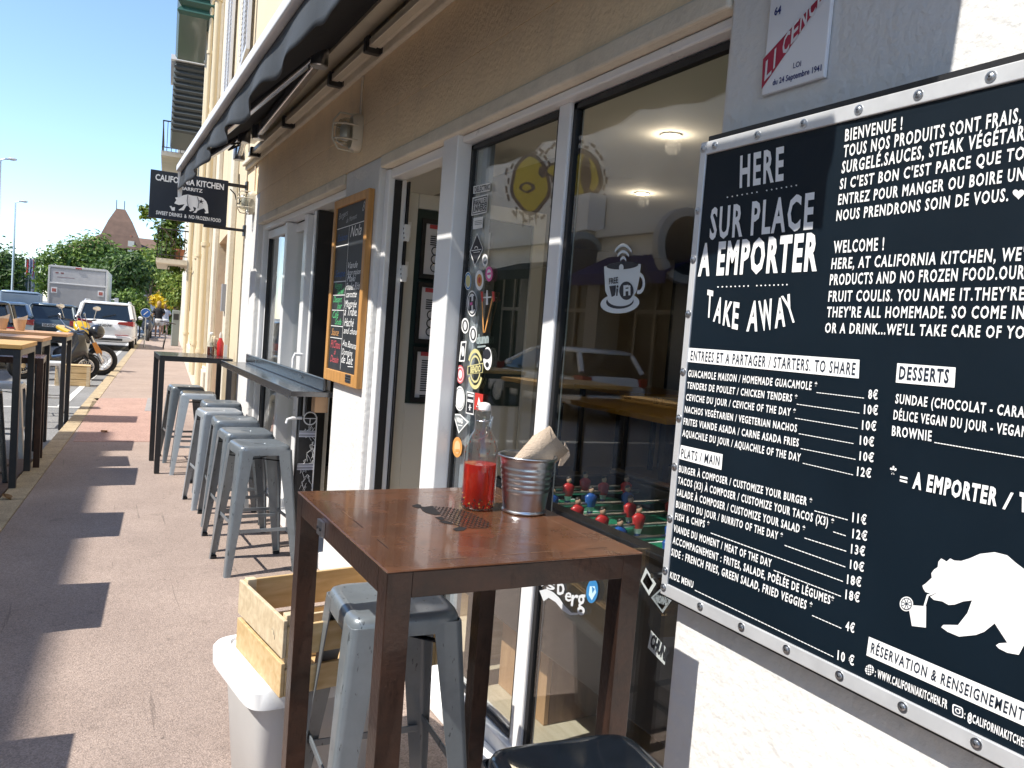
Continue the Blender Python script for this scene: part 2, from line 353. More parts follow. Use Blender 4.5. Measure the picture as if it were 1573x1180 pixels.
# ---- stickers on the glass
SX = GX - .0075
def FS(u, v): return F(u, v, SX)
def T(off, s): return lambda x, y: (off[0] + x / s, off[1] + y / s)
z87 = T((680, 180), 3.1045); z92 = T((560, 420), 3.932); z33 = T((680, 860), 3.689)
def quadpx(mb, z, pts, mi=0, lift=0.):
    mb.poly([F(*z(*p), SX - lift) for p in pts], mi)
def ellpx(mb, z, c, rx, ry, mi=0, lift=0., n=24, a0=0, a1=2 * pi, tilt=0):
    pts = []
    for k in range(n):
        a = a0 + (a1 - a0) * k / (n if a1 - a0 > 6.28 else n - 1); x = rx * cos(a); y = ry * sin(a)
        pts.append((c[0] + x * cos(tilt) - y * sin(tilt), c[1] + x * sin(tilt) + y * cos(tilt)))
    quadpx(mb, z, pts, mi, lift)
def ringpx(mb, z, c, rx, ry, w, mi=0, lift=0., n=28, a0=0., a1=2 * pi):
    for k in range(n):
        a, b = a0 + (a1 - a0) * k / n, a0 + (a1 - a0) * (k + 1) / n
        quadpx(mb, z, [(c[0] + rx * cos(a), c[1] + ry * sin(a)), (c[0] + rx * cos(b), c[1] + ry * sin(b)), (c[0] + (rx - w) * cos(b), c[1] + (ry - w * ry / rx) * sin(b)), (c[0] + (rx - w) * cos(a), c[1] + (ry - w * ry / rx) * sin(a))], mi, lift)
def txpx(mb, z, txt, bl, br, tl, mi=0, lift=.001, plane=None, **k):
    X = plane if plane is not None else SX - lift
    text(mb, txt, F(*z(*bl), X), F(*z(*br), X), F(*z(*tl), X), mi, **k)
def colr(n, c, r=.5): return mat(n, c, r)
C_w, C_k = M_white_ink, M_dark_ink
C_pink, C_red, C_or, C_ye, C_gr, C_bl = colr('pink', (.75, .12, .38)), colr('red_print', (.55, .04, .03)), colr('orange_print', (.65, .30, .08)), colr('yellow_print', (.65, .6, .28)), colr('grey_print', (.2, .22, .23)), colr('blue_print', (.03, .2, .45))
def sticker(label, fn, mats):
    mb = MB(); fn(mb); o = mb.build('sticker', mats, shopw, label=label); return o
L1, L2 = .0008, .0016
def f(mb): quadpx(mb, z87, [(147, 330), (228, 312), (226, 352), (146, 366)]); txpx(mb, z87, 'DIELECTRIC', (152, 360), (224, 345), (152, 335), 1)
sticker('white strip sticker with spaced capitals', f, [C_w, C_k])
def f(mb):
    quadpx(mb, z87, [(143, 384), (217, 366), (211, 455), (137, 471)]); quadpx(mb, z87, [(147, 390), (213, 373), (208, 449), (141, 465)], 1, L1); quadpx(mb, z87, [(150, 394), (210, 379), (206, 445), (145, 460)], 0, L2)
    txpx(mb, z87, 'PARALLEL', (148, 424), (208, 410), (150, 399), 1, .0024, bold=.03); txpx(mb, z87, 'UNIVERSE', (146, 453), (206, 440), (148, 428), 1, .0024, bold=.03)
sticker('white sticker reading PARALLEL UNIVERSE', f, [C_w, C_k])
def f(mb): quadpx(mb, z87, [(147, 482), (193, 475), (190, 528), (144, 536)]); [quadpx(mb, z87, [(152, 496 + d), (187, 491 + d), (187, 494 + d), (152, 499 + d)], 1, L1) for d in (0, 8, 16)]
sticker('small plain white label', f, [C_w, C_gr])
def f(mb):
    quadpx(mb, z87, [(165, 553), (194, 628), (152, 714), (129, 641)], 0); quadpx(mb, z87, [(164, 561), (190, 628), (153, 704), (133, 641)], 1, L1)
    quadpx(mb, z87, [(137, 636), (185, 628), (185, 632), (137, 640)], 0, L2); ringpx(mb, z87, (160, 628), 9, 13, 3, 0, L2, a0=pi, a1=2 * pi); quadpx(mb, z87, [(147, 645), (178, 640), (178, 643), (147, 648)], 0, L2)
sticker('black diamond sticker with a white wave', f, [C_w, C_k])
for lab, c, rx, ry, ca, cb in (('small white round sticker', (202, 683), 14, 31, C_w, C_gr), ('pink round sticker', (221, 748), 17, 36, C_pink, C_w),
        ('white round sticker with a yellow flower', (121, 782), 17, 44, C_w, C_ye), ('white round sticker with an orange heart', (175, 778), 20, 48, C_w, C_or)):
    def f(mb):
        ellpx(mb, z87, c, rx, ry); ellpx(mb, z87, c, rx * .62, ry * .62, 1, L1)
        if 'flower' in lab: ringpx(mb, z87, c, rx * .9, ry * .9, 3, 2, L1)
        if 'heart' in lab: ellpx(mb, z87, c, rx * .3, ry * .3, 2, L2)
        if 'small' in lab or 'pink' in lab: quadpx(mb, z87, [(c[0] - rx * .5, c[1] - 4), (c[0] + rx * .5, c[1] - 8), (c[0] + rx * .5, c[1] + 2), (c[0] - rx * .5, c[1] + 6)], 0, L2)
    sticker(lab, f, [ca, cb, C_bl if 'flower' in lab else C_red])
def f(mb):
    ellpx(mb, z87, (140, 889), 25, 62); ringpx(mb, z87, (140, 889), 22, 55, 3, 1, L1); txpx(mb, z87, 'H', (126, 918), (155, 910), (127, 865), 1, L2, bold=.08); quadpx(mb, z87, [(130, 885), (142, 882), (142, 895), (130, 898)], 2, .0022)
sticker('large white round sticker with a black letter', f, [C_w, C_k, C_pink])
def f(mb):
    for a, b in (((183, 835), (194, 1018)), ((240, 832), (200, 1018))): quadpx(mb, z87, [a, (a[0] + 7, a[1] + 4), (b[0] + 2, b[1] + 10), (b[0] - 2, b[1] + 10)], 0)
    for x, y in ((180, 832), (234, 832)): quadpx(mb, z87, [(x, y), (x + 12, y), (x + 14, y + 45), (x + 6, y + 50)], 1, L1)
    quadpx(mb, z87, [(209, 826), (214, 826), (216, 895), (206, 895)], 2); quadpx(mb, z87, [(192, 858), (232, 855), (232, 861), (192, 864)], 2, L1)
sticker('red and orange sticker of two crossed oars', f, [C_or, C_red, C_w])
for c, rx, ry in (((107, 995), 18, 37), ((145, 1036), 18, 40)):
    def f(mb): ellpx(mb, z87, c, rx, ry); ellpx(mb, z87, c, rx * .75, ry * .75, 1, L1); ellpx(mb, z87, c, rx * .4, ry * .55, 0, L2)
    sticker('black and white ring sticker', f, [C_w, C_k])
def f(mb): txpx(mb, z87, 'dunn', (160, 1080), (219, 1074), (161, 1040), 0, 0., bold=.06); quadpx(mb, z87, [(165, 1092), (205, 1087), (205, 1096), (165, 1101)], 0)
sticker('grey sticker reading dunn', f, [mat('pale_grey_print', (.3, .36, .36), .5)])
def f(mb): quadpx(mb, z92, [(583, 412), (616, 408), (604, 533), (570, 533)]); quadpx(mb, z92, [(588, 422), (610, 419), (600, 522), (577, 524)], 1, L1); ellpx(mb, z92, (594, 470), 9, 32, 0, L2)
sticker('tall white label with a black arch', f, [C_w, C_k])
def f(mb):
    ringpx(mb, z92, (668, 578), 46, 122, 9, 0, 0., a0=pi * 1.15, a1=pi * 1.85); ringpx(mb, z92, (668, 578), 46, 122, 9, 0, 0., a0=pi * .15, a1=pi * .85)
    ringpx(mb, z92, (668, 578), 32, 84, 5, 0); quadpx(mb, z92, [(622, 560), (716, 540), (714, 600), (621, 612)], 0, L1); quadpx(mb, z92, [(626, 565), (712, 546), (710, 596), (625, 607)], 1, L2)
    txpx(mb, z92, 'BENDO', (638, 602), (700, 592), (640, 566), 0, .0024, bold=.05)
sticker('pale yellow round badge sticker', f, [C_ye, C_k])
def f(mb): ellpx(mb, z92, (743, 515), 26, 70, 0); ellpx(mb, z92, (738, 488), 24, 32, 1, L1); quadpx(mb, z92, [(714, 500), (728, 496), (728, 512), (714, 516)], 1, L1); ellpx(mb, z92, (740, 552), 11, 16, 1, L1)
sticker('white sticker of a face in a black cap', f, [C_w, C_k])
def f(mb): ellpx(mb, z92, (578, 610), 24, 56); ringpx(mb, z92, (578, 610), 20, 46, 2, 1, L1); ellpx(mb, z92, (578, 610), 11, 26, 1, L1)
sticker('pinkish red round sticker', f, [mat('coral_print', (.62, .13, .15), .5), C_w])
def f(mb): ellpx(mb, z92, (575, 756), 31, 75); ringpx(mb, z92, (575, 756), 27, 66, 2, 1, L1)
sticker('big plain white round sticker', f, [C_w, C_gr])
def f(mb):
    quadpx(mb, z92, [(618, 712), (663, 722), (658, 856), (611, 845)], 0); quadpx(mb, z92, [(620, 720), (660, 729), (655, 846), (614, 838)], 1, L1)
    quadpx(mb, z92, [(624, 728), (658, 735), (657, 748), (623, 742)], 0, L2); quadpx(mb, z92, [(622, 758), (656, 765), (655, 782), (621, 775)], 0, L2); quadpx(mb, z92, [(634, 792), (639, 793), (638, 828), (632, 828)], 0, L2); quadpx(mb, z92, [(628, 806), (645, 808), (645, 814), (628, 812)], 0, L2)
sticker('black label sticker with white lines', f, [C_w, C_k])
def f(mb): quadpx(mb, z92, [(668, 720), (717, 731), (709, 834), (661, 822)], 0); quadpx(mb, z92, [(690, 745), (702, 790), (680, 795)], 1, L1); quadpx(mb, z92, [(675, 800), (702, 806), (702, 812), (675, 806)], 1, L1)
sticker('bright red rectangular sticker', f, [C_red, C_w])
def f(mb): quadpx(mb, z92, [(535, 848), (578, 850), (630, 897), (568, 968)], 0); quadpx(mb, z92, [(542, 856), (576, 858), (618, 898), (570, 955)], 1, L1); txpx(mb, z92, 'NMAD', (556, 895), (594, 908), (556, 868), 0, L2, bold=.06); quadpx(mb, z92, [(562, 912), (592, 918), (590, 924), (562, 918)], 0, L2)
sticker('grey diamond sticker with white capitals', f, [C_w, C_gr])
def f(mb): ellpx(mb, z92, (560, 1050), 29, 62); ellpx(mb, z92, (560, 1050), 18, 40, 1, L1); quadpx(mb, z92, [(548, 1062), (572, 1062), (572, 1080), (548, 1080)], 0, L2)
sticker('orange round sticker', f, [C_or, mat('pale_orange', (.75, .5, .25), .5)])
# wifi cup
C_ice = mat('frosted_white_print', (.62, .68, .7), .6)
def f(mb):
    quadpx(mb, z87, [(770, 712), (945, 700), (940, 760), (925, 830), (900, 872), (850, 890), (800, 880), (775, 830)])
    ellpx(mb, z87, (857, 708), 76, 18, 1, L1, tilt=-.06); ellpx(mb, z87, (852, 718), 11, 17, 0, L2)
    ringpx(mb, z87, (935, 792), 30, 52, 11, 0, .0002, a0=-pi * .55, a1=pi * .6)
    ellpx(mb, z87, (845, 888), 93, 48, 0, .0004, tilt=-.08); ellpx(mb, z87, (845, 880), 66, 34, 1, .0010, tilt=-.06); ellpx(mb, z87, (847, 868), 62, 34, 0, .0014)
    for hw_, pk, dp, th in ((14, 664, 12, 13), (27, 634, 20, 14), (40, 603, 30, 15)):
        for k in range(12):
            x0_, x1_ = -hw_ + 2 * hw_ * k / 12, -hw_ + 2 * hw_ * (k + 1) / 12; y0_, y1_ = pk + dp * (x0_ / hw_) ** 2, pk + dp * (x1_ / hw_) ** 2
            quadpx(mb, z87, [(861 + x0_, y0_), (861 + x1_, y1_), (861 + x1_, y1_ + th), (861 + x0_, y0_ + th)], 0, .0005)
    txpx(mb, z87, 'FREE', (793, 797), (836, 790), (793, 770), 1, .0022, bold=.02)
    quadpx(mb, z87, [(794, 806), (826, 802), (822, 850), (806, 858)], 1, .0018); quadpx(mb, z87, [(829, 818), (836, 817), (834, 852), (827, 853)], 1, .0018); ellpx(mb, z87, (834, 808), 4, 6, 1, .0018)
    ellpx(mb, z87, (876, 828), 34, 44, 1, .0018); txpx(mb, z87, 'Fi', (862, 850), (896, 846), (862, 806), 0, .0026, bold=.05)
sticker('frosted coffee cup sticker reading FREE WiFi', f, [C_ice, M_dark_ink])
def f(mb):
    for ch, bl, br, tl in (('i', (558, 150), (572, 146), (552, 108)), ('s', (588, 165), (636, 172), (590, 108)), ('b', (648, 195), (690, 200), (650, 100)), ('e', (690, 232), (728, 236), (698, 160)), ('r', (725, 262), (765, 262), (735, 170)), ('g', (762, 272), (806, 276), (766, 158))):
        txpx(mb, z33, ch, bl, br, tl, 0, L2, bold=.015)
    quadpx(mb, z33, [(548, 175), (590, 165), (628, 185), (660, 215), (690, 260), (730, 300), (770, 300), (765, 312), (722, 314), (680, 288), (640, 240), (600, 215), (572, 236)], 0, L1)
    for dx, dy in ((0, -14), (12, 8), (-10, 10)): ellpx(mb, z33, (752 + dx, 108 + dy), 10, 12, 0)
sticker('white script lettering with a long swoosh', f, [mat('print_white_soft', (.6, .62, .64), .5)])
def f(mb): ellpx(mb, z33, (847, 178), 33, 68, 0, tilt=.1); quadpx(mb, z33, [(834, 150), (862, 150), (870, 185), (845, 230), (828, 200)], 1, L1); quadpx(mb, z33, [(845, 150), (862, 165), (848, 190)], 0, L2)
sticker('blue oval sticker', f, [C_bl, mat('print_pale_blue', (.5, .7, .85), .5)])

# ---- door: frame, leaf swung inwards with hinges and framed notices
dfr = MB()
dfr.bx(1.33, 1.43, 3.955, 4.018, 0, 2.33); dfr.bx(1.34, 1.42, 3.225, 3.95, 2.285, 2.333); dfr.bx(1.30, 1.42, 3.22, 4.0, .0, .04)
dfrm = dfr.build('door_frame', M_white, rest, bevel=.006)
g = MB(); g.bx(1.432, 1.442, 3.94, 3.99, .04, 2.28); g.bx(1.36, 1.40, 3.948, 3.954, .04, 2.28); g.build('gasket', M_black, dfrm)
door = MB()
DY = 4.05
door.bx(1.455, 1.535, DY, DY + .05, .05, 2.25); door.bx(2.25, 2.33, DY, DY + .05, .05, 2.25); door.bx(1.535, 2.25, DY, DY + .05, 2.17, 2.25); door.bx(1.535, 2.25, DY, DY + .05, .05, .14)
door.bx(1.537, 2.248, DY + .012, DY + .04, .14, 1.12)
dr = door.build('door', mat('door_white', (.62, .61, .57), .4), rest, bevel=.005)
mb = MB(); mb.bx(1.537, 2.248, DY + .014, DY + .038, 1.121, 2.169); mb.build('panel', mat('dark_panel', (.03, .05, .045), .3), dr)
for zc in (2.03, 1.82):
    h = MB(); h.bx(1.425, 1.452, 3.93, 4.03, zc - .055, zc + .03); h.tube([(1.438, 4.03, zc - .09), (1.438, 4.03, zc + .06)], .012, 10); h.bx(1.45, 1.50, DY - .006, DY - .001, zc - .02, zc + .06)
    for a in (-.03, 0, .03): h.tube([(1.43, 3.945 + a * .3, zc - .015 + a * .8), (1.423, 3.945 + a * .3, zc - .015 + a * .8)], .005, 8, 1)
    h.build('hinge', [M_white, M_black], dr)
def notice(x0, x1, z0, z1, lab, kind):
    f_ = MB(); Y = DY - .002
    for a in ((x0, x1, z0, z0 + .025), (x0, x1, z1 - .025, z1), (x0, x0 + .02, z0 + .025, z1 - .025), (x1 - .02, x1, z0 + .025, z1 - .025)): f_.bx(a[0], a[1], Y - .018, Y, a[2], a[3])
    fo = thing('framed_notice', lab, 'notice', ((x0 + x1) / 2, Y, z0), 0, 'framed notices on the open door'); f_.build('frame', M_black, fo)
    p = MB(); p.bx(x0 + .02, x1 - .02, Y - .008, Y - .002, z0 + .025, z1 - .025, 0); w = x1 - x0; h = z1 - z0
    def ln(a, b, zz, t, mi): p.bx(x0 + w * a, x0 + w * b, Y - .010, Y - .0085, z0 + h * zz - t / 2, z0 + h * zz + t / 2, mi)
    ln(.1, .9, .88, .022, 1); ln(.3, .8, .83, .012, 1)
    if kind: 
        for k in range(5): ln(.12, .88, .72 - k * .035, .006, 2)
        for k in range(3):
            zz = z0 + h * (.48 - .14 * k); p.torus((x0 + w * .2, Y - .0095, zz), .022, .003, (0, 1, 0), 16, 4, 2)
            ln(.34, .8 - .1 * k, .50 - .14 * k, .012, 1); ln(.34, .6, .46 - .14 * k, .008, 1); ln(.7, .9, .47 - .14 * k, .008, 1)
    else:
        for k in range(14): ln(.12, .88 - .08 * (k % 3), .76 - k * .042, .006, 2)
        for k in range(2): ln(.12, .3, .12 - .03 * k, .008, 2); ln(.55, .72, .12 - .03 * k, .008, 2)
    p.build('sheet', [mat('paper', (.6, .6, .64), .7), mat('dull_red', (.45, .06, .07), .7), M_dark_ink], fo)
notice(1.56, 1.99, 1.80, 2.12, 'topmost framed notice on the open white door, red headings', 1)
notice(1.56, 1.99, 1.45, 1.78, 'middle framed notice on the open white door, red band and icons', 1)
notice(1.56, 1.99, 1.13, 1.43, 'lowest framed notice on the open white door, close lines of text', 0)

# ---- serving window left of the chalkboard: folded white leaves, dark opening
swf = MB()
swf.bx(1.34, 1.44, 7.29, 7.36, .0, 2.335); swf.bx(1.34, 1.44, 4.645, 7.29, 2.29, 2.333); swf.bx(1.32, 1.44, 4.645, 7.29, 0, .10)
sw = swf.build('serving_window', M_white, rest, bevel=.005)
def leaf(y0, y1, x0, name='window_leaf', w=.055, solid=False):
    m_ = MB(); m_.bx(x0, x0 + .05, y0, y0 + w, .1, 2.28); m_.bx(x0, x0 + .05, y1 - w, y1, .1, 2.28); m_.bx(x0, x0 + .05, y0 + w, y1 - w, .1, .22); m_.bx(x0, x0 + .05, y0 + w, y1 - w, 2.21, 2.28); m_.bx(x0 - .004, x0 + .046, y0 + w, y1 - w, 1.0, 1.07)
    o = m_.build(name, M_white, sw, bevel=.005)
    p_ = MB(); p_.bx(x0 + .02, x0 + .028, y0 + w, y1 - w, .222, .998); p_.bx(x0 + .02, x0 + .028, y0 + w, y1 - w, 1.072, 2.208); p_.build('pane', M_glass, sw)
    g_ = MB(); 
    for a in (y0 + w - .002, y1 - w - .010): g_.bx(x0 - .003, x0 + .03, a, a + .012, .22, 2.21)
    g_.build('gasket', M_black, sw); return o
leaf(6.50, 7.27, 1.375); leaf(6.02, 6.72, 1.43, w=.10); leaf(5.62, 6.22, 1.485, w=.12)
mb = MB(); mb.bx(1.36, 1.50, 6.44, 6.52, .1, 2.285); mb.bx(1.36, 1.52, 5.78, 5.88, .1, 2.285); mb.bx(1.36, 1.54, 5.56, 5.60, .1, 2.285); mb.build('post', M_white, sw, bevel=.006)
mb = MB(); mb.bx(1.37, 1.50, 5.515, 5.558, .1, 2.285); mb.build('post', M_black, sw, label='black edge post of the open leaf')
mb = MB(); mb.tube([(1.36, 5.70, 1.13), (1.31, 5.70, 1.13), (1.30, 5.70, 1.16), (1.30, 5.70, 1.25), (1.31, 5.70, 1.28), (1.36, 5.70, 1.28)], .012, 8); mb.build('handle', M_white, sw, smooth=True)

# ---- interior shell
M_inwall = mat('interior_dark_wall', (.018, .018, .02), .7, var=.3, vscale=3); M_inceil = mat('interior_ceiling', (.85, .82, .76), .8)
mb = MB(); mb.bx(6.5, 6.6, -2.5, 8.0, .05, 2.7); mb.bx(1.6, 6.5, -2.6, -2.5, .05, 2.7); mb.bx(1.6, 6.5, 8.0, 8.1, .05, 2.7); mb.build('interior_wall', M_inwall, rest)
mb = MB(); mb.bx(1.601, 6.5, -2.5, 8.0, 2.60, 2.7); mb.build('interior_ceiling', M_inceil, rest)
mb = MB(); mb.bx(1.45, 6.5, -2.5, 8.0, .002, .05); mb.build('interior_floor', wood('floor_wood', (.5, .42, .3), (.62, .54, .41), (8, 1, 8), .5), rest)
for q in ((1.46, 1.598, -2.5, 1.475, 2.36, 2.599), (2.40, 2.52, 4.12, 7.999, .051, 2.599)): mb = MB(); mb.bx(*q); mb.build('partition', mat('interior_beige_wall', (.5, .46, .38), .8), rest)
for i, (x, y) in enumerate(((2.55, 3.25), (3.3, 2.0), (3.4, 4.6))):
    o = thing('downlight', ['lit recessed downlight in the ceiling behind the cup sticker', 'lit recessed downlight deeper in the room behind the menu board', 'lit recessed downlight far back in the dim room'][i], 'light', (x, y, 2.6), 0, 'ceiling downlights')
    m_ = MB(); m_.lathe([(.055, 2.5985), (.055, 2.592), (.042, 2.592), (.04, 2.5985)], (x, y, 0), 20); m_.build('rim', M_white, o)
    m_ = MB(); m_.lathe([(.040, 2.5975), (.040, 2.594)], (x, y, 0), 20); m_.build('bulb', emit('lamp_glow', (1, .85, .6), 12), o)
    pl = bpy.data.lights.new('lamp_beam', 'POINT'); pl.energy = 1.1; pl.color = (1, .82, .6); pl.shadow_soft_size = .04; po = bpy.data.objects.new('lamp_beam', pl); COL.objects.link(po); po.parent = o; po.location = (0, 0, -.06)

# a few dry leaves blown against the kerb
for i, (u, v) in enumerate(((11, 766), (58, 700), (160, 664))):
    p = G(u, v, .006); m = MB(); a = R_.uniform(0, 6.28)
    rm_ = Matrix.Rotation(a, 3, 'Z'); m.loft([[p + rm_ @ Vector((x, w_ * sx, .004 + .018 * abs(sx) + .012 * sin(9 * x))) for sx in (-1, -.5, 0, .5, 1)] for x, w_ in ((-.06, .004), (-.03, .026), (.01, .032), (.04, .018), (.065, .002))], 0, False, False, False)
    tag(m.build('dry_leaf', mat('dry_leaf', (.26, .14, .05), .8, var=.3, vscale=40)), ['dry brown leaf on the kerb at the left edge', 'dry brown leaf by the foot of the rusty table leg', 'dry brown leaf on the kerb beside the red strip of pavement'][i], 'leaf', 'dry leaves on the kerb')

# ================================================================== AWNING
AX, AZ = .66, 2.745                                     # front rail
A0, A1 = .98, 7.55
aw = thing('awning', 'black canvas awning with a scalloped grey valance folded out over the front', 'awning', (WX, 4.5, 2.95))
mb = MB(); mb.bx(AX - .035, AX + .012, 1.04, A1, AZ - .03, AZ + .03); mb.build('front_rail', M_white, aw, bevel=.012, seg=3)
mb = MB(); mb.bx(AX + .014, AX + .03, 1.05, A1 - .01, AZ - .028, AZ - .002); mb.build('rail_groove', M_black, aw)
# cloth from the front rail up to the roller, slightly sagging
mb = MB(); n = 10; loops = []
for i in range(n + 1):
    t = i / n; x = AX + .01 + (1.285 - AX) * t; z = AZ + .04 + .385 * t - .03 * sin(pi * t)
    loops.append([(x, .85, z), (x, A1 - .12, z), (x, A1 - .12, z + .004), (x, .85, z + .004)])
mb.loft(loops); mb.build('canvas', M_awning, aw)
# valance: hangs from the rail, wavy lower edge, slight billow
mb = MB(); ny = 260; rows = 6; grid = []
for j in range(rows + 1):
    row = []
    for i in range(ny + 1):
        y = 1.05 + (A1 - 1.05) * i / ny; ph = (y - .2) / .72
        drop = .150 + .035 * abs(sin(pi * ph * .8)) + .012 * sin(3.1 * y) + .004 * sin(23 * y)
        t = j / rows; x = AX + .004 + .018 * sin(2 * pi * ph * .93) * t + .014 * sin(9 * y) * t * t - .01 * t
        row.append(Vector((x, y, AZ - .03 - drop * t)))
    grid.append(row)
vs = [p for r in grid for p in r]; fs = [(j * (ny + 1) + i, j * (ny + 1) + i + 1, (j + 1) * (ny + 1) + i + 1, (j + 1) * (ny + 1) + i) for j in range(rows) for i in range(ny)]
mb.add(vs, fs); o = mb.build('valance', M_valance, aw, smooth='all')
md = o.modifiers.new('sol', 'SOLIDIFY'); md.thickness = .003
mb = MB(); mb.prism([(AX - .02, A1 + .004, AZ + .03), (AX + .03, A1 + .004, AZ + .03), (AX + .02, A1 + .004, AZ - .23), (AX - .01, A1 + .004, AZ - .25)], (0, .012, 0)); mb.build('end_flap', M_white, aw)
# wall rail, brackets, roller
M_cream = mat('cream_metal', (.66, .6, .48), .35, .1, var=.08, vscale=8)
mb = MB(); mb.bx(1.20, 1.24, A0 - .1, A1 - .05, 2.93, 2.97); mb.build('wall_rail', M_cream, aw, bevel=.004)
mb = MB(); mb.tube([(1.19, A0 + .05, 3.16), (1.19, A1 - .12, 3.16)], .045, 16); mb.build('roller', M_awning, aw, smooth=True)
mb = MB(); mb.bx(1.15, 1.239, A0 + .05, A1 - .12, 3.04, 3.06); mb.build('wall_rail', M_cream, aw)
for y in (1.5, 3.05, 4.05, 4.75, 6.0, 7.3):
    m_ = MB(); m_.bx(1.185, 1.265, y - .025, y + .025, 2.905, 2.985); m_.bx(1.2651, 1.298, y - .035, y + .035, 2.91, 3.0); m_.build('bracket', M_blackmetal, aw, bevel=.006)
# folding arms: shoulder at the wall rail, elbow, wrist at the front rail
def arm(sh, el, wr):
    m_ = MB(); m_.bar(sh, el, .05, .065); m_.bar(Vector(sh) + Vector((0, 0, .028)), Vector(el) + Vector((0, 0, .028)), .03, .03)
    m_.bar(Vector(el) + Vector((-.035, 0, -.005)), wr, .045, .055)
    a = m_.build('arm', M_steel, aw, bevel=.012, seg=3)
    for c in (sh, el): m_ = MB(); m_.lathe([(.045, -.05), (.05, -.045), (.05, .045), (.042, .055)], c, 18); m_.build('joint', M_galv, a, smooth=True)
    m_ = MB(); m_.tube([Vector(el) + Vector((.02, .05, .05)), Vector(el) + Vector((-.05, .06, 0)), Vector(el) + Vector((-.04, .05, -.06))], .006, 6); m_.build('cable', M_black, a)
arm((1.12, 6.55, 2.95), (1.08, 4.55, 2.985), (.72, 6.4, 2.745))
arm((1.12, 7.45, 2.93), (1.06, 6.85, 2.965), (.72, 7.4, 2.745))
arm((1.12, 1.3, 2.95), (1.08, 3.2, 2.985), (.72, 1.4, 2.745))
m_ = MB(); m_.tube([(.98, 6.75, 2.9), (.93, 6.6, 2.84), (.97, 6.45, 2.83), (1.0, 6.6, 2.88)], .008, 6); m_.tube([(1.0, 6.9, 2.9), (.94, 6.8, 2.83), (1.0, 6.7, 2.86)], .008, 6); m_.build('cable', M_black, aw, smooth=True)

# ================================================================== HANGING SIGN
sx0, sx1, sy, sz0, sz1 = .452, 1.122, 8.0, 2.345, 2.775
sg = thing('hanging_sign', 'black hanging sign with a white bear drinking, below the awning end', 'sign', (WX, sy, 2.55))
mb = MB(); mb.bx(sx0, sx1, sy, sy + .035, sz0, sz1); mb.build('board', mat('sign_black', (.010, .015, .026), .45, var=.2), sg, bevel=.004)
for x0, z0, z1 in ((sx1 + .001, sz1 - .045, sz1 - .015), (sx1 - .2, sz0 - .026, sz0 - .001)):
    mb = MB(); mb.bx(x0, WX - .02, sy + .008, sy + .03, z0, z1); mb.bx(WX - .0199, WX - .001, sy - .02, sy + .06, (z0 + z1) / 2 - .05, (z0 + z1) / 2 + .05); mb.build('bracket', M_blackmetal, sg)
mb = MB(); mb.tube([(1.14, sy, 2.70), (1.18, sy - .02, 2.66), (1.20, sy - .02, 2.60), (1.21, sy - .02, 2.57), (1.24, sy - .02, 2.6), (1.27, sy, 2.66)], .006, 6); mb.tube([(1.21, sy - .02, 2.85), (1.22, sy - .02, 2.66), (1.23, sy - .02, 2.57)], .005, 6); mb.build('cable', M_black, sg)
lt = MB(); YS = sy - .002
def s3(x, y): return YP(220 + x / 7.865, 240 + y / 7.865, YS)
ux, uz = (1, 0, 0), (0, 0, 1)
textc(lt, 'CALIFORNIA KITCHEN', ((sx0 + sx1) / 2, YS, 2.71), ux, uz, .052, .59, bold=.03)
textc(lt, 'BIARRITZ', ((sx0 + sx1) / 2 + .01, YS, 2.645), ux, uz, .03, .2, bold=.02)
textc(lt, 'SWEET DRINKS  &  NO FROZEN FOOD', ((sx0 + sx1) / 2 + .005, YS, 2.395), ux, uz, .032, .56, bold=.02)
BEAR = [(385, 500), (440, 492), (490, 470), (540, 462), (600, 478), (660, 485), (720, 505), (760, 545), (778, 590), (788, 690), (745, 692), (742, 672), (760, 670), (735, 630), (700, 640), (655, 660), (640, 685), (600, 683), (632, 655), (640, 625), (600, 610), (615, 655), (570, 668), (552, 655), (575, 645), (545, 600), (520, 600), (490, 655), (430, 655), (430, 645), (470, 620), (500, 580), (430, 590), (375, 570), (400, 530)]
lt.poly([s3(*p) for p in BEAR]); lt.poly([s3(*p) for p in ((330, 620), (385, 615), (380, 660), (345, 658))]); lt.poly([s3(*p) for p in ((318, 605), (340, 600), (350, 622), (330, 625))])
for a in ([(540, 466), (530, 540), (545, 610)], [(655, 490), (672, 560), (660, 630)]):
    lt.tube([s3(*p) + Vector((0, -.0006, 0)) for p in a], .0035, 4, 1)
st = s3(700, 548)
star = []
for k in range(10): r = (.026 if k % 2 == 0 else .009); star.append(st + Vector((r * sin(pi * k / 5), -.0012, r * cos(pi * k / 5))))
lt.poly(star, 1)
lt.build('lettering', [M_white_ink, M_dark_ink], sg)

# ================================================================== MENU BOARD
BX = 1.25
zt_b = (F(1080, 222, 1.25).z + F(1573, 97, 1.25).z) / 2 + .022
mnu = thing('menu_board', 'large navy menu board with white lettering screwed to the white pier', 'menu board', (WX, .7, .94))
mb = MB(); mb.bx(1.266, 1.298, -.25, 1.472, .925, zt_b); mb.build('backing', M_blackmetal, mnu)
c_tl, c_bl, c_tr, c_br = F(1080, 222, BX), F(1020, 912, BX), F(1573, 97, BX), F(1573, 1188, BX)
yl = (c_tl.y + c_bl.y) / 2; zt = (c_tl.z + c_tr.z) / 2; zb = (c_bl.z + c_br.z) / 2; yr = -.22
mb = MB(); 
nx, nz = 40, 26; vs = []; fs = []
for j in range(nz + 1):
    for i in range(nx + 1):
        y = yl + (yr - yl) * i / nx; z = zb + (zt - zb) * j / nz
        edge = max(0, 1 - (zt - z) / .10); wv = .003 * edge * (sin(23 * y) ** 2) * (.5 + .5 * sin(7.3 * y))
        vs.append((BX + .0006 + wv * (0 if j == nz else 1), y, z))
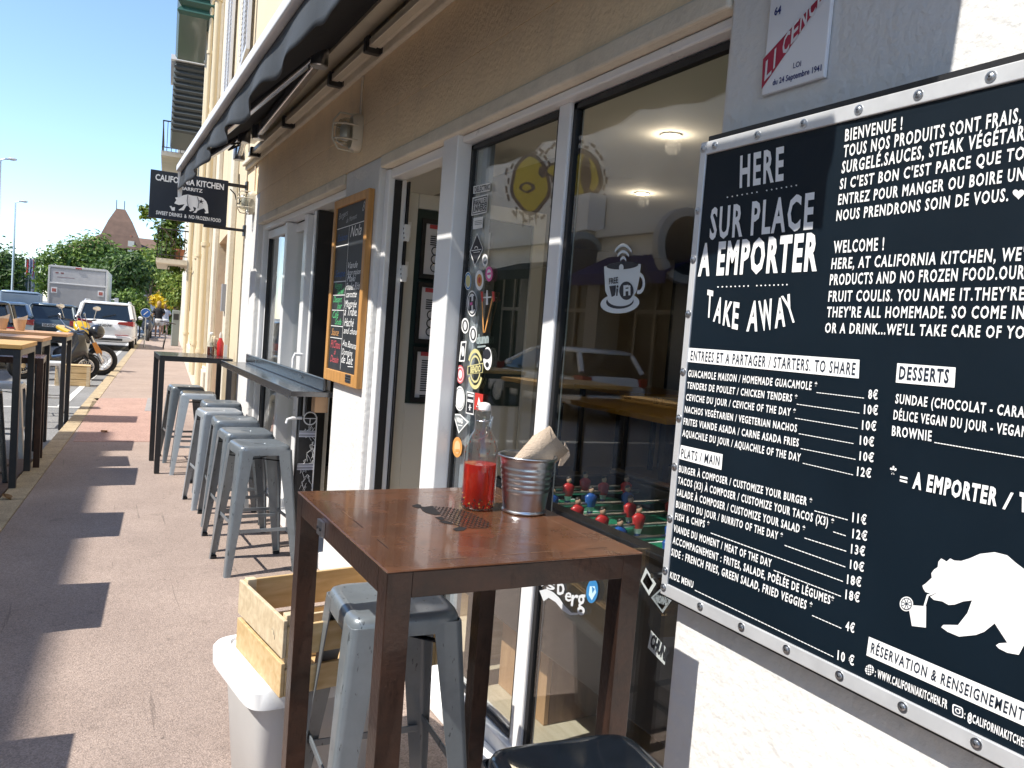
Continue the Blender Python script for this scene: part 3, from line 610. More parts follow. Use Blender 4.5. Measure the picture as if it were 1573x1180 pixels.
for j in range(nz):
    for i in range(nx): fs.append((j * (nx + 1) + i, j * (nx + 1) + i + 1, (j + 1) * (nx + 1) + i + 1, (j + 1) * (nx + 1) + i))
mb.add(vs, fs); mb.bx(BX + .0045, 1.2615, yr, yl, zb, zt); mb.build('panel', M_navy, mnu)
fr = MB(); w = .026; wl = .014; d0, d1 = BX - .004, BX + .006
fr.bx(d0, d1, yl - wl, yl + .006, zb - .004, zt + .004); fr.bx(d0, d1, yr, yl - wl, zt - w, zt + .004); fr.bx(d0, d1, yr, yl - wl, zb - .004, zb + w)
fr.build('frame', M_alu, mnu, bevel=.002)
def rivet(y, z):
    rv = MB(); rv.lathe([(.0095, .0), (.0095, .0012), (.006, .0015), (.0055, .0032), (.003, .0045)], (d0, y, z), 14, 0, (-1, 0, 0)); rv.lathe([(.0018, 0), (.0018, .005)], (d0, y, z), 8, 1, (-1, 0, 0)); rv.build('screw', [M_galv, M_blackmetal], mnu, smooth=True)
zr1 = T((1020, 160), 2.8445); zr2 = T((1010, 520), 4.0333); zr3 = T((1010, 680), 3.277); zr4 = T((1300, 520), 4.2125); zr5 = T((1280, 800), 3.1058); zr6 = T((1100, 0), 3.3256)
for zz, pts in ((zr1, ((157, 467), (137, 680), (113, 918))), (zr2, ((165, 208), (137, 495))), (zr3, ((86, 120), (60, 380)))):
    for p in pts: rivet(yl - .004, F(*zz(*p), BX).z)
for z_ in (zt - .012, zb + .055, zb + .014): rivet(yl - .004, z_)
for zz, pts in ((zr1, ((226, 195), (412, 153), (615, 97))), (zr6, ((735, 577), (1040, 497), (1410, 408)))):
    for p in pts: rivet(F(*zz(*p), BX).y, zt - w / 2 + .002)
for zz, pts in ((zr3, ((222, 820), (430, 922), (657, 1042), (925, 1165))), (zr5, ((338, 895), (690, 1062)))):
    for p in pts: rivet(F(*zz(*p), BX).y, zb + w / 2 - .001)
for y in (.45, .2, -.05): rivet(y, zb + w / 2 - .001); rivet(y, zt - w / 2 + .002)
LX = BX - .0008
lt = MB()
def tx(z, s, bl, br, tl, mi=0, lift=0., **k):
    k.setdefault('space', 1.22 if len(s) > 1 else 1.); txpx(lt, z, s, bl, br, tl, mi, plane=LX - lift, **k)
def pq(z, pts, mi=0, lift=0.): lt.poly([F(*z(*p), LX - lift) for p in pts], mi)
def ln(z, a, b, t=5): pq(z, [(a[0], a[1] - t / 2), (b[0], b[1] - t / 2), (b[0], b[1] + t / 2), (a[0], a[1] + t / 2)])
def dash(z, a, b, n, t=4.5):
    for k in range(n):
        t0, t1 = k / n, (k + .84) / n
        ln(z, (a[0] + (b[0] - a[0]) * t0, a[1] + (b[1] - a[1]) * t0), (a[0] + (b[0] - a[0]) * t1, a[1] + (b[1] - a[1]) * t1), t)
def dots(z, a, b, n):
    for k in range(n):
        if k == n // 2: continue
        x = a[0] + (b[0] - a[0]) * k / (n - 1); y = a[1] + (b[1] - a[1]) * k / (n - 1); pq(z, [(x - 4, y), (x, y - 4), (x + 4, y), (x, y + 4)])
BB = .03
tx(zr1, 'HERE', (330, 362), (522, 328), (333, 232), bold=BB); dots(zr1, (277, 407), (578, 355), 15)
tx(zr1, 'SUR PLACE', (198, 588), (650, 540), (205, 460), bold=BB); tx(zr1, 'A EMPORTER', (148, 745), (668, 720), (158, 618), bold=BB + .015)
dots(zr1, (236, 799), (537, 789), 17)
for ch, bl, br, tl in (('T', (183, 925), (208, 932), (190, 815)), ('A', (214, 945), (246, 955), (230, 845)), ('K', (256, 962), (290, 970), (268, 862)), ('E', (296, 976), (322, 982), (304, 868)),
                       ('A', (360, 988), (408, 988), (372, 866)), ('W', (420, 987), (480, 978), (412, 866)), ('A', (484, 976), (530, 966), (484, 858)), ('Y', (545, 955), (585, 945), (512, 845))):
    tx(zr1, ch, bl, br, tl, bold=BB)
B2 = .025
for s, bl, br, tl, ex in (
    ('BIENVENUE !', (790, 162), (1040, 110), (793, 112), ''), ('TOUS NOS PRODUITS SONT FRAIS,', (783, 232), (1560, 77), (787, 182), ''),
    ('SURGELÉ.SAUCES, STEAK VÉGÉTAR', (775, 302), (1573, 155), (780, 252), 'IEN'), ("SI C'EST BON C'EST PARCE QUE TO", (767, 372), (1573, 240), (771, 328), 'UT'),
    ('ENTREZ POUR MANGER OU BOIRE UN', (760, 440), (1573, 330), (764, 396), ''), ('NOUS PRENDRONS SOIN DE VOUS.', (752, 510), (1503, 422), (756, 466), ''),
    ('WELCOME !', (740, 650), (960, 637), (743, 600), ''), ("HERE, AT CALIFORNIA KITCHEN, WE'", (730, 720), (1573, 682), (735, 675), 'RE'),
    ('PRODUCTS AND NO FROZEN FOOD.OUR', (723, 790), (1573, 762), (727, 745), ''), ("FRUIT COULIS. YOU NAME IT.THEY'RE", (717, 862), (1573, 855), (721, 818), ''),
    ("THEY'RE ALL HOMEMADE. SO COME IN", (710, 930), (1573, 937), (714, 887), ''), ("OR A DRINK...WE'LL TAKE CARE OF YO", (702, 998), (1573, 1024), (706, 957), 'U')):
    tx(zr1, s, bl, br, tl, extra=ex, bold=B2)
hp = []
for k in range(24):
    a = 2 * pi * k / 24; x = 16 * sin(a) ** 3; y = 13 * cos(a) - 5 * cos(2 * a) - 2 * cos(3 * a) - cos(4 * a); hp.append((1549 + x * 1.6, 392 - y * 1.55))
pq(zr1, hp)
pq(zr2, [(195, 58), (1252, 132), (1247, 248), (187, 145)]); tx(zr2, 'ENTREES ET A PARTAGER / STARTERS. TO SHARE', (203, 134), (1222, 226), (208, 76), 1, .0006, bold=.015)
def item(z, s, bl, br, tl, l0, l1, n, p, pbl, pbr, ptl):
    tx(z, s, bl, br, tl, bold=B2)
    if l0: dash(z, l0, l1, n)
    if p: tx(z, p, pbl, pbr, ptl, bold=B2)
for a in (('GUACAMOLE MAISON / HOMEMADE GUACAMOLE *', (188, 236), (985, 322), (192, 196), (985, 335), (1282, 370), 18, '8€', (1305, 372), (1363, 377), (1308, 318)),
          ('TENDERS DE POULET / CHICKEN TENDERS *', (182, 308), (862, 396), (186, 270), (862, 407), (1254, 463), 22, '10€', (1278, 466), (1364, 474), (1281, 411)),
          ('CEVICHE DU JOUR / CEVICHE OF THE DAY *', (175, 382), (852, 483), (179, 344), (852, 494), (1243, 558), 22, '10€', (1266, 563), (1354, 572), (1269, 509)),
          ('NACHOS VEGÉTARIEN / VEGETERIAN NACHOS', (168, 457), (862, 580), (171, 419), (875, 590), (1217, 652), 19, '10€', (1252, 656), (1340, 669), (1255, 603)),
          ('FRITES VIANDE ASADA / CARNE ASADA FRIES', (160, 532), (873, 670), (163, 493), (887, 682), (1230, 750), 19, '10€', (1250, 753), (1338, 766), (1254, 701)),
          ('AQUACHILE DU JOUR / AQUACHILE OF THE DAY', (153, 604), (884, 763), (157, 565), (900, 773), (1214, 846), 18, '12€', (1235, 849), (1322, 863), (1239, 796))): item(zr2, *a)
pq(zr2, [(145, 660), (404, 718), (396, 815), (134, 745)]); tx(zr2, 'PLATS / MAIN', (144, 736), (382, 790), (149, 682), 1, .0006, bold=.015)
for a in (('BURGER À COMPOSER / CUSTOMIZE YOUR BURGER *', (107, 147), (775, 322), (110, 115), (790, 343), (960, 390), 10, '11€', (980, 398), (1050, 413), (983, 353)),
          ('TACOS (X3) À COMPOSER / CUSTOMIZE YOUR TACOS (X3) *', (102, 205), (885, 428), (105, 172), (885, 449), (950, 470), 4, '12€', (980, 479), (1054, 494), (983, 435)),
          ('SALADE À COMPOSER / CUSTOMIZE YOUR SALAD *', (97, 265), (740, 462), (100, 232), (740, 480), (953, 548), 12, '13€', (973, 556), (1043, 571), (976, 512)),
          ('BURRITO DU JOUR / BURRITO OF THE DAY *', (92, 325), (628, 495), (95, 293), (640, 517), (948, 627), 18, '10€', (968, 633), (1038, 650), (971, 591)),
          ('FISH & CHIPS *', (87, 386), (258, 433), (90, 354), (268, 455), (936, 700), 40, '18€', (953, 709), (1024, 726), (956, 665)),
          ('VIANDE DU MOMENT / MEAT OF THE DAY', (80, 446), (572, 628), (83, 413), (585, 643), (926, 775), 20, '18€', (945, 786), (1016, 804), (948, 741)),
          ('ACCOMPAGNEMENT : FRITES, SALADE, POÊLÉE DE LÉGUMES*', (76, 506), (885, 820), (79, 473), None, None, 0, None, None, None, None),
          ('SIDE : FRENCH FRIES, GREEN SALAD, FRIED VEGGIES *', (68, 566), (775, 850), (72, 532), (778, 870), (928, 936), 9, '4€', (945, 943), (990, 958), (949, 899)),
          ('KIDZ MENU', (62, 681), (178, 732), (65, 650), (188, 743), (888, 1080), 42, '10 €', (905, 1091), (988, 1123), (908, 1046))): item(zr3, *a)
pq(zr4, [(330, 160), (708, 188), (700, 318), (320, 285)]); tx(zr4, 'DESSERTS', (338, 261), (660, 287), (346, 182), 1, .0006, bold=.03)
for s, bl, br, tl, ex in (('SUNDAE (CHOCOLAT - CARA', (316, 418), (1150, 512), (322, 360), 'MEL)'), ('DÉLICE VEGAN DU JOUR - VEGAN', (304, 522), (1170, 640), (309, 464), ''), ('BROWNIE', (294, 627), (550, 664), (298, 566), '')): tx(zr4, s, bl, br, tl, extra=ex, bold=B2)
dash(zr4, (570, 673), (1450, 822), 45, 6)
tx(zr4, '*', (276, 925), (318, 930), (284, 832), bold=.03); ln(zr4, (348, 895), (396, 906), 13); ln(zr4, (346, 918), (394, 930), 13)
tx(zr4, 'A EMPORTER', (427, 964), (972, 1080), (440, 868), bold=.045); tx(zr4, '/', (1010, 1098), (1062, 1112), (1030, 992), bold=.02); tx(zr4, 'T', (1120, 1112), (1165, 1122), (1122, 1000), extra='AKE AWAY', bold=.045)
pq(zr5, [(170, 553), (1150, 970), (1145, 1085), (158, 642)]); tx(zr5, 'RÉSERVATION & RENSEIGNEMENT', (177, 628), (905, 955), (184, 582), 1, .0006, extra='S', bold=.02)
gc = (173, 712)
ell = [(gc[0] + 21 * cos(a), gc[1] + 25 * sin(a)) for a in [2 * pi * k / 24 for k in range(24)]]; pq(zr5, ell)
for dy in (-11, 0, 11): pq(zr5, [(154, gc[1] + dy - 3), (192, gc[1] + dy + 5), (192, gc[1] + dy + 8), (154, gc[1] + dy)], 1, .0005)
for dx in (-9, 0, 9): pq(zr5, [(gc[0] + dx - 1.3, 690), (gc[0] + dx + 1.3, 690), (gc[0] + dx + 1.3, 735), (gc[0] + dx - 1.3, 735)], 1, .0005)
tx(zr5, ': WWW.CALIFORNIAKITCHEN.FR', (198, 742), (543, 898), (201, 706), bold=.03)
def rr(c, a, b, e): return [(c[0] + p.x, c[1] + p.y + p.x * .42) for p in sup(a, b, e, 28)]
pq(zr5, rr((594, 908), 26, 26, 5)); pq(zr5, rr((594, 908), 20, 20, 5), 1, .0005); pq(zr5, rr((594, 908), 13, 13, 2), 0, .001); pq(zr5, rr((594, 908), 8, 8, 2), 1, .0015); pq(zr5, rr((605, 900), 3, 3, 2), 0, .001)
tx(zr5, ': @CALIFORNIAKITCHE', (624, 943), (905, 1078), (628, 906), extra='N', bold=.03)
pq(zr5, [(425, 310), (440, 300), (470, 272), (468, 250), (482, 232), (498, 222), (502, 195), (515, 180), (530, 188), (540, 195), (558, 180), (578, 190), (610, 192), (650, 180), (700, 158), (770, 150), (830, 165), (870, 200), (910, 230), (970, 270), (1030, 330), (1070, 400), (1080, 480), (1120, 640), (1080, 690), (1010, 680), (1005, 660), (1050, 645), (1000, 540), (950, 520), (915, 520), (912, 590), (885, 640), (830, 630), (790, 610), (776, 595), (790, 585), (830, 582), (770, 490), (720, 530), (680, 545), (600, 553), (545, 530), (515, 508), (525, 497), (560, 497), (595, 498), (640, 440), (662, 380), (620, 385), (580, 400), (550, 402), (520, 385), (480, 378), (462, 362), (495, 345), (470, 350), (440, 340), (430, 325)])
pq(zr5, [(358, 402), (443, 408), (442, 510), (375, 502)]); pq(zr5, [(430, 408), (447, 352), (480, 342), (482, 349), (455, 359), (440, 410)])
lc = (349, 397)
pq(zr5, [(lc[0] + 32 * cos(a), lc[1] + 35 * sin(a)) for a in [2 * pi * k / 24 for k in range(24)]], 0, .0004); pq(zr5, [(lc[0] + 27 * cos(a), lc[1] + 30 * sin(a)) for a in [2 * pi * k / 24 for k in range(24)]], 1, .0008)
for k in range(8):
    a = 2 * pi * k / 8; pq(zr5, [(lc[0] + 5 * cos(a), lc[1] + 5 * sin(a)), (lc[0] + 24 * cos(a - .3), lc[1] + 26 * sin(a - .3)), (lc[0] + 24 * cos(a + .3), lc[1] + 26 * sin(a + .3))], 0, .0012)
lt.build('lettering', [M_white_ink, mat('navy_print', (.012, .02, .035), .5)], mnu)

# ================================================================== LICENCE PLATE
lp = thing('licence_plate_sign', 'white enamel licence plate with a red diagonal band above the menu', 'sign', (WX, 1.2, 2.08))
PX = 1.288
a, b = F(*zr6(232, 487), PX), F(*zr6(548, 395), PX); zb_ = (a.z + b.z) / 2; y1_, y0_ = a.y, b.y
mb = MB(); mb.bx(PX, 1.298, y0_, y1_, zb_, zb_ + .34); mb.build('plate', mat('white_enamel_plate', (.78, .78, .8), .25, coat=.3), lp, bevel=.002)
lt2 = MB(); PL = PX - .0008
def p6(x, y, l=0.): return F(*zr6(x, y), PL - l)
bl_, br_ = p6(236, 455), p6(236, 300); dr_ = (p6(560, -10) - p6(236, 310))
lt2.poly([p6(232, 457), p6(240, 302), p6(240, 302) + dr_ * 1.25, p6(232, 457) + (p6(560, -2) - p6(300, 380)) * 1.5], 1)
for i, ch in enumerate('LICENCE'):
    t = i * 45; wI = 9 if ch == 'I' else 36; text(lt2, ch, p6(246 + t, 414 - t * 1.385, .0006), p6(246 + wI + t, 414 - wI * 1.1 - t * 1.385, .0006), p6(254 + t, 318 - t * 1.40, .0006), 0, bold=.02)
text(lt2, 'LOI', p6(393, 350), p6(433, 338), p6(395, 322), 2, bold=.01); text(lt2, 'du 24 Septembre 1941', p6(288, 437), p6(537, 360), p6(290, 408), 2, bold=.02); text(lt2, '64', p6(296, 80), p6(330, 68), p6(300, 42), 2, bold=.04)
lt2.build('lettering', [mat('pale_print', (.75, .72, .74), .5), mat('crimson_print', (.42, .02, .06), .5), mat('blue_ink', (.02, .03, .16), .5)], lp)

# ================================================================== CHALKBOARD
cb = thing('chalkboard', 'tall orange framed chalkboard menu with coloured chalk on the pillar', 'chalkboard', (WX, 4.4, 1.18))
CXX = 1.276; cy0, cy1, cz0, cz1 = 4.075, 4.735, 1.185, 2.24
mb = MB(); w = .048
mb.bx(CXX - .012, 1.298, cy0, cy0 + w, cz0, cz1); mb.bx(CXX - .012, 1.298, cy1 - w, cy1, cz0, cz1); mb.bx(CXX - .0118, 1.298, cy0 + w, cy1 - w, cz0, cz0 + w + .02); mb.bx(CXX - .0118, 1.298, cy0 + w, cy1 - w, cz1 - w, cz1)
mb.build('frame', M_oak, cb, bevel=.004)
mb = MB(); mb.bx(CXX, 1.29, cy0 + w, cy1 - w, cz0 + w + .02, cz1 - w); mb.build('slate', M_slate, cb)
ch = MB(); CP = CXX - .001; iy1, iy0, iz0, iz1 = cy1 - w - .01, cy0 + w + .01, cz0 + w + .03, cz1 - w - .01; ym = iy1 - (iy1 - iy0) * .46
def chalk(s, y, z, h, wd, mi, sl=.0):
    text(ch, s, (CP, y, z), (CP, y - wd, z + sl), (CP, y - .006, z + h), mi, bold=.0, shear=.25)
def cline(y0, z0, y1, z1, t=.004, mi=0): ch.poly([(CP, y0, z0 - t / 2), (CP, y1, z1 - t / 2), (CP, y1, z1 + t / 2), (CP, y0, z0 + t / 2)], mi)
H = iz1 - iz0
rows = [.88, .77, .545, .46, .365, .265, .19]
for r in rows[:1]: cline(iy1, iz0 + H * r, iy0, iz0 + H * (r + .005))
for r in rows[1:]: cline(iy1, iz0 + H * r, ym, iz0 + H * r)
ch.poly([(CP, ym - .002, iz0), (CP, ym + .002, iz0), (CP, ym + .002, iz0 + H * .88), (CP, ym - .002, iz0 + H * .88)])
chalk('Burgers', iy1 - .02, iz0 + H * .94, .035, .18, 5, .01); chalk('du Moment', iy1 - .18, iz0 + H * .905, .028, .2, 5, .01); chalk('8', iy0 + .07, iz0 + H * .945, .05, .04, 5)
chalk('Saison', iy1 - .02, iz0 + H * .80, .04, .2, 1); chalk('Nola', ym - .03, iz0 + H * .81, .06, .2, 0)
chalk('Soupe', iy1 - .02, iz0 + H * .575, .04, .2, 1); chalk('Viande', ym - .02, iz0 + H * .62, .035, .18, 0); chalk('façon maison', ym - .02, iz0 + H * .58, .03, .24, 0)
chalk('Maki', ym - .02, iz0 + H * .54, .035, .16, 0); chalk('Poulet Rôti', ym - .01, iz0 + H * .49, .04, .26, 0); chalk('Veggie', iy1 - .03, iz0 + H * .50, .04, .15, 2); chalk('Bowl', iy1 - .1, iz0 + H * .465, .04, .12, 2)
chalk('carotte', ym - .02, iz0 + H * .445, .035, .2, 0); chalk('Dessert', iy1 - .02, iz0 + H * .415, .035, .17, 2); chalk('Jour', iy1 - .1, iz0 + H * .375, .035, .1, 2)
chalk('Montrée', ym - .01, iz0 + H * .385, .04, .22, 0); chalk('à Tribe.', ym - .01, iz0 + H * .335, .045, .24, 0)
chalk('Café', iy1 - .02, iz0 + H * .315, .04, .12, 2); chalk('Soda', iy1 - .08, iz0 + H * .275, .035, .13, 2); chalk('Haché', ym - .02, iz0 + H * .27, .045, .18, 0); chalk('and chou', ym - .02, iz0 + H * .225, .035, .25, 0)
chalk('Sauce', iy1 - .02, iz0 + H * .205, .04, .15, 3); chalk('Ana Banana', ym - .01, iz0 + H * .15, .035, .26, 0, -.01); chalk("Pt'Chtou", iy1 - .02, iz0 + H * .125, .045, .2, 4); chalk('à', iy1 - .1, iz0 + H * .085, .03, .03, 4); chalk('Dessin', iy1 - .03, iz0 + H * .035, .04, .17, 4)
chalk('Domaine', ym - .01, iz0 + H * .095, .035, .2, 0); chalk('de Salt', ym - .01, iz0 + H * .045, .045, .22, 0); cline(ym - .14, iz0 + H * .03, ym - .24, iz0 + H * .035)
ch.build('writing', [M_white_ink, mat('chalk_blue', (.05, .12, .3), .8), mat('chalk_green', (.1, .5, .2), .8), mat('chalk_orange', (.6, .3, .1), .8), mat('chalk_red', (.6, .1, .12), .8), mat('chalk_grey', (.4, .42, .45), .8)], cb)
mb = MB(); mb.bx(CXX - .014, CXX - .0125, cy0 + .1, cy0 + .2, cz0 + .02, cz0 + .065, 0)
for k in range(3): mb.bx(CXX - .0152, CXX - .0142, cy0 + .1, cy0 + .2, cz0 + .024 + k * .014, cz0 + .031 + k * .014, 1)
mb.build('plate', [M_galv, M_blackmetal], cb)

# ================================================================== BULKHEAD LAMPS
def bulkhead(y, z, lab):
    o = thing('bulkhead_lamp', lab, 'lamp', (WX, y, z), 0, 'caged lamps on the wall')
    m_ = MB(); m_.loft([[Vector((WX - d, y + p.x * s_, z + p.y * s_)) for p in sup(.055, .10, 3, 24)] for d, s_ in ((0, 1.05), (.03, 1.05), (.045, .92), (.055, .9))]); m_.build('base', M_cream, o, smooth=True)
    m_ = MB(); m_.loft([[Vector((WX - d, y + p.x * s_, z - .005 + p.y * s_)) for p in sup(.044, .082, 2.4, 24)] for d, s_ in ((.05, 1), (.09, .95), (.12, .75), (.135, .4), (.137, .1))]); m_.build('globe', glass('lamp_glass', (.8, .8, .75), 1.6, .15), o, smooth='all')
    m_ = MB(); m_.lathe([(.02, -.04), (.028, -.02), (.028, .03), (.012, .06)], (WX - .085, y, z - .01), 14); m_.build('bulb', M_stoolwhite, o, smooth=True)
    m_ = MB()
    for dz in (-.05, .03): m_.tube([(WX - .03, y - .058, z + dz), (WX - .10, y - .056, z + dz), (WX - .143, y - .03, z + dz), (WX - .15, y, z + dz), (WX - .143, y + .03, z + dz), (WX - .10, y + .056, z + dz), (WX - .03, y + .058, z + dz)], .005, 6)
    m_.tube([(WX - .03, y, z + .10), (WX - .12, y, z + .095), (WX - .153, y, z + .05), (WX - .155, y, z - .05), (WX - .12, y, z - .10), (WX - .03, y, z - .105)], .005, 6)
    m_.build('cage', M_cream, o, smooth=True)
    m_ = MB(); m_.tube([(WX - .008, y - .01, z + .1), (WX - .008, y - .01, 2.9)], .007, 6); m_.build('cable', M_beam, o); return o
bulkhead(4.42, 2.585, 'caged bulkhead lamp high on the wall right of the chalkboard'); bulkhead(7.62, 2.55, 'caged bulkhead lamp beside the hanging sign bracket')

# ================================================================== STOOLS
def make_stool(enamel, under, label, group=None):
    o = thing('bar_stool', label, 'stool', (0, 0, 0), 0, group)
    h = .155; m = MB()
    loops = [sup(h + .004, h + .004, 7, 32, .705), sup(h + .003, h + .003, 7, 32, .742), sup(h - .003, h - .003, 7, 32, .755), sup(h - .013, h - .013, 7, 32, .7605), sup(h - .028, h - .028, 7, 32, .7595), sup(h - .04, h - .04, 6, 32, .756),
             sup(.036, .015, 2.6, 32, .755), sup(.032, .011, 2.6, 32, .75), sup(.031, .010, 2.6, 32, .735)]
    m.loft(loops, 0, False, False); m.build('seat', [enamel], o, smooth=True)
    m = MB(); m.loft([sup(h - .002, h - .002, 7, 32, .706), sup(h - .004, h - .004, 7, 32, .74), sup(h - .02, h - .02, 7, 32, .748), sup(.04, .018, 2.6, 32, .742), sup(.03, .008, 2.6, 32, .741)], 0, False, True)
    m.build('seat_underside', [M_stooldark], o, smooth=True)  # underside coloured dark and closed, standing in for the shade seen through the slot
    for sx in (-1, 1):
        for sy in (-1, 1):
            m = MB(); lo = []; li = []
            for t in (0, .12, .5, .97, 1):
                z = .735 * (1 - t); c = (h + .002) + (.215 - h) * t; w = .085 + (.036 - .085) * t; r = w * .28
                out = [(c - w, c), (c - r, c), (c - r * .3, c - r * .08), (c - r * .08, c - r * .3), (c, c - r), (c, c - w)]
                inn = [(c - .004, c - w), (c - .004, c - r), (c - .004 - r * .1, c - .004 - r * .3), (c - .004 - r * .3, c - .004 - r * .1), (c - r, c - .004), (c - w, c - .004)]
                lo.append([Vector((sx * x, sy * y, z)) for x, y in out + inn])
            m.loft(lo); lg = m.build('leg', [enamel], o, smooth=True)
            m = MB(); m.loft([[Vector((sx * (.215 - .02 + p.x), sy * (.215 - .02 + p.y), z)) for p in sup(.019, .019, 4, 12)] for z in (.001, .02)]); m.build('foot', M_rubber, lg)
    for k, z in ((0, .26), (1, .26), (2, .30), (3, .30)):
        c = h + (.215 - h) * (1 - z / .735) - .012; w = c - .01; m = MB()
        a, b = {0: ((-w, -c, z), (w, -c, z)), 1: ((-w, c, z), (w, c, z)), 2: ((-c, -w, z), (-c, w, z)), 3: ((c, -w, z), (c, w, z))}[k]
        m.bar(a, b, .006, .022); m.build('footrest', [enamel], o, bevel=.002)
    m = MB(); m.bar((-.15, -.15, .668), (.15, .15, .668), .022, .004); m.bar((-.15, .15, .663), (.15, -.15, .663), .022, .004); m.build('brace', [under], o)
    return o
GR = 'metal bar stools along the counter'
st0 = make_stool(M_stoolgrey, M_stooldark, 'grey metal bar stool nearest the camera in the row under the counter', GR)
st0.location = (.96, 4.96, 0); st0.rotation_euler = (0, 0, radians(4))
st_l = make_stool(M_stoollight, M_stooldark, 'pale grey metal bar stool beside the black corner table leg', GR)
st_l.location = (.96, 8.06, 0); st_l.rotation_euler = (0, 0, radians(-5))
for x, y, rz, src, lab in ((.97, 5.50, 2, st0, 'second grey bar stool of the counter row, just behind the nearest'), (1.00, 6.13, -3, st0, 'third grey bar stool of the counter row, mid row'),
                           (.965, 6.66, 4, st_l, 'pale grey bar stool in the middle of the counter row, fourth from the front'), (1.06, 7.28, -2, st0, 'fifth grey bar stool, pushed closest to the wall at the counter end'),
                           (.92, 8.72, 3, st0, 'farthest grey bar stool, under the black corner table')): dup(src, lab, (x, y, 0), radians(rz))
o = dup(st0, 'scuffed grey metal stool half in the shade under the rusty table', (.80, 2.10, 0), radians(-3)); o['group'] = 'stools at the rusty table'
st_k = make_stool(M_stooldark, M_stooldark, 'black metal stool cut off at the bottom edge in front of the window', 'stools at the rusty table'); st_k.location = (.82, 1.10, 0); st_k.rotation_euler = (0, 0, radians(-6))

# ================================================================== RUSTY STEEL TABLE
def steel_table(label, x0, x1, y0, y1, h, mt, mf, t=.05, bear=False, z0=0., tname='high_table', cat='table', group=None, seam=True, topmat=None, topth=0.):
    o = thing(tname, label, cat, ((x0 + x1) / 2, (y0 + y1) / 2, z0), 0, group)
    zt_ = h - (topth if topth else .0)
    m = MB(); m.bx(x0 + t, x1 - t, y0, y0 + t, zt_ - t - .004, zt_ - .004); m.bx(x0 + t, x1 - t, y1 - t, y1, zt_ - t - .004, zt_ - .004); m.bx(x0, x0 + t, y0 + t, y1 - t, zt_ - t - .004, zt_ - .004); m.bx(x1 - t, x1, y0 + t, y1 - t, zt_ - t - .004, zt_ - .004)
    m.build('apron', mf, o, bevel=.0012)
    for x in (x0, x1 - t):
        for y in (y0, y1 - t):
            m = MB(); m.bx(x, x + t, y, y + t, z0 + .004, zt_ - .0041); m.bx(x + .004, x + t - .004, y + .004, y + t - .004, z0, z0 + .004); m.build('leg', mf, o, bevel=.0015)
    m = MB()
    if topth: m.bx(x0 - .01, x1 + .01, y0 - .01, y1 + .01, zt_, h)
    else: m.bx(x0 - .001, x1 + .001, y0 - .001, y1 + .001, zt_ - .004, h)
    tp = m.build('tabletop', mt, o, bevel=.003)
    if seam:
        m = MB(); a = .052; s_ = .0012
        for (p, q, nx_) in (((x0 + a, y0 + a), (x1 - a, y0 + a), 1), ((x0 + a, y1 - a), (x1 - a, y1 - a), 1), ((x0 + a, y0 + a), (x0 + a, y1 - a), 0), ((x1 - a, y0 + a), (x1 - a, y1 - a), 0)):
            n_ = 7
            for k in range(n_):
                if R_.random() < .25: continue
                u0, u1 = k / n_ + .01, (k + .92) / n_; A = Vector((p[0] + (q[0] - p[0]) * u0, p[1] + (q[1] - p[1]) * u0, h + .0004)); B = Vector((p[0] + (q[0] - p[0]) * u1, p[1] + (q[1] - p[1]) * u1, h + .0004)); d = Vector((0, s_, 0)) if nx_ else Vector((s_, 0, 0))
                m.poly([A - d, B - d, B + d, A + d], 0 if R_.random() < .6 else 1)
        m.build('weld_seam', [mat('worn_seam', (.34, .2, .13), .4, .6), mat('dark_seam', (.02, .012, .01), .6)], tp)
    return o
TZ = 1.08
tb = steel_table('rusty brown steel bar table with a bear cut through its top', .505, 1.09, 1.36, 2.07, TZ, M_rusttop, M_rust)
tops = [c for c in children(tb) if c.name.startswith('tabletop')][0]
# perforated bear in the top: dark openings and the mesh bars left between them
zt8 = T((590, 720), 3.8366)
parts8 = [[(285, 222), (330, 226), (390, 230), (450, 242), (520, 265), (580, 295), (622, 320), (627, 340), (600, 353), (520, 353), (450, 345), (400, 325), (350, 300), (330, 265)],
  [(205, 222), (240, 226), (285, 220), (330, 262), (300, 275), (262, 262), (228, 248)], [(163, 220), (195, 209), (216, 214), (222, 228), (205, 234), (178, 228)], [(222, 246), (262, 252), (345, 258), (352, 270), (300, 274), (250, 262)],
  [(298, 288), (350, 282), (372, 300), (335, 308)], [(322, 311), (385, 306), (440, 322), (400, 330), (345, 322)], [(405, 357), (440, 344), (490, 350), (470, 366), (425, 370)]]
P8 = [[G(*zt8(*p), TZ) for p in q] for q in parts8]; bp = P8[0]
m = MB()
for i_, q in enumerate(P8): m.poly([p + Vector((0, 0, .0005 + .00005 * i_)) for p in q], 0)
def inside(x, y):
    c = False
    for i in range(len(bp)):
        a, b = bp[i], bp[i - 1]
        if (a.y > y) != (b.y > y) and x < (b.x - a.x) * (y - a.y) / (b.y - a.y) + a.x: c = not c
    return c
C8 = sum(bp, Vector()) / len(bp)
for ang in (.25, .25 + pi / 2):
    d = Vector((cos(ang), sin(ang), 0)); nn = Vector((-d.y, d.x, 0))
    for k in range(-16, 17):
        run = None; N_ = 240
        for s_ in range(N_ + 1):
            p = C8 + nn * (k * .0135) + d * (-.2 + .4 * s_ / N_); ins = inside(p.x, p.y)
            if ins and run is None: run = p
            if run is not None and (not ins or s_ == N_):
                w_ = nn * .0022; z = Vector((0, 0, .0011))
                if (p - run).length > .004: m.poly([run - w_ + z, p - w_ + z, p + w_ + z, run + w_ + z], 1)
                run = None
m.build('cut_out_bear', [mat('hole_dark', (.008, .006, .006), .9), M_rusttop], tops)
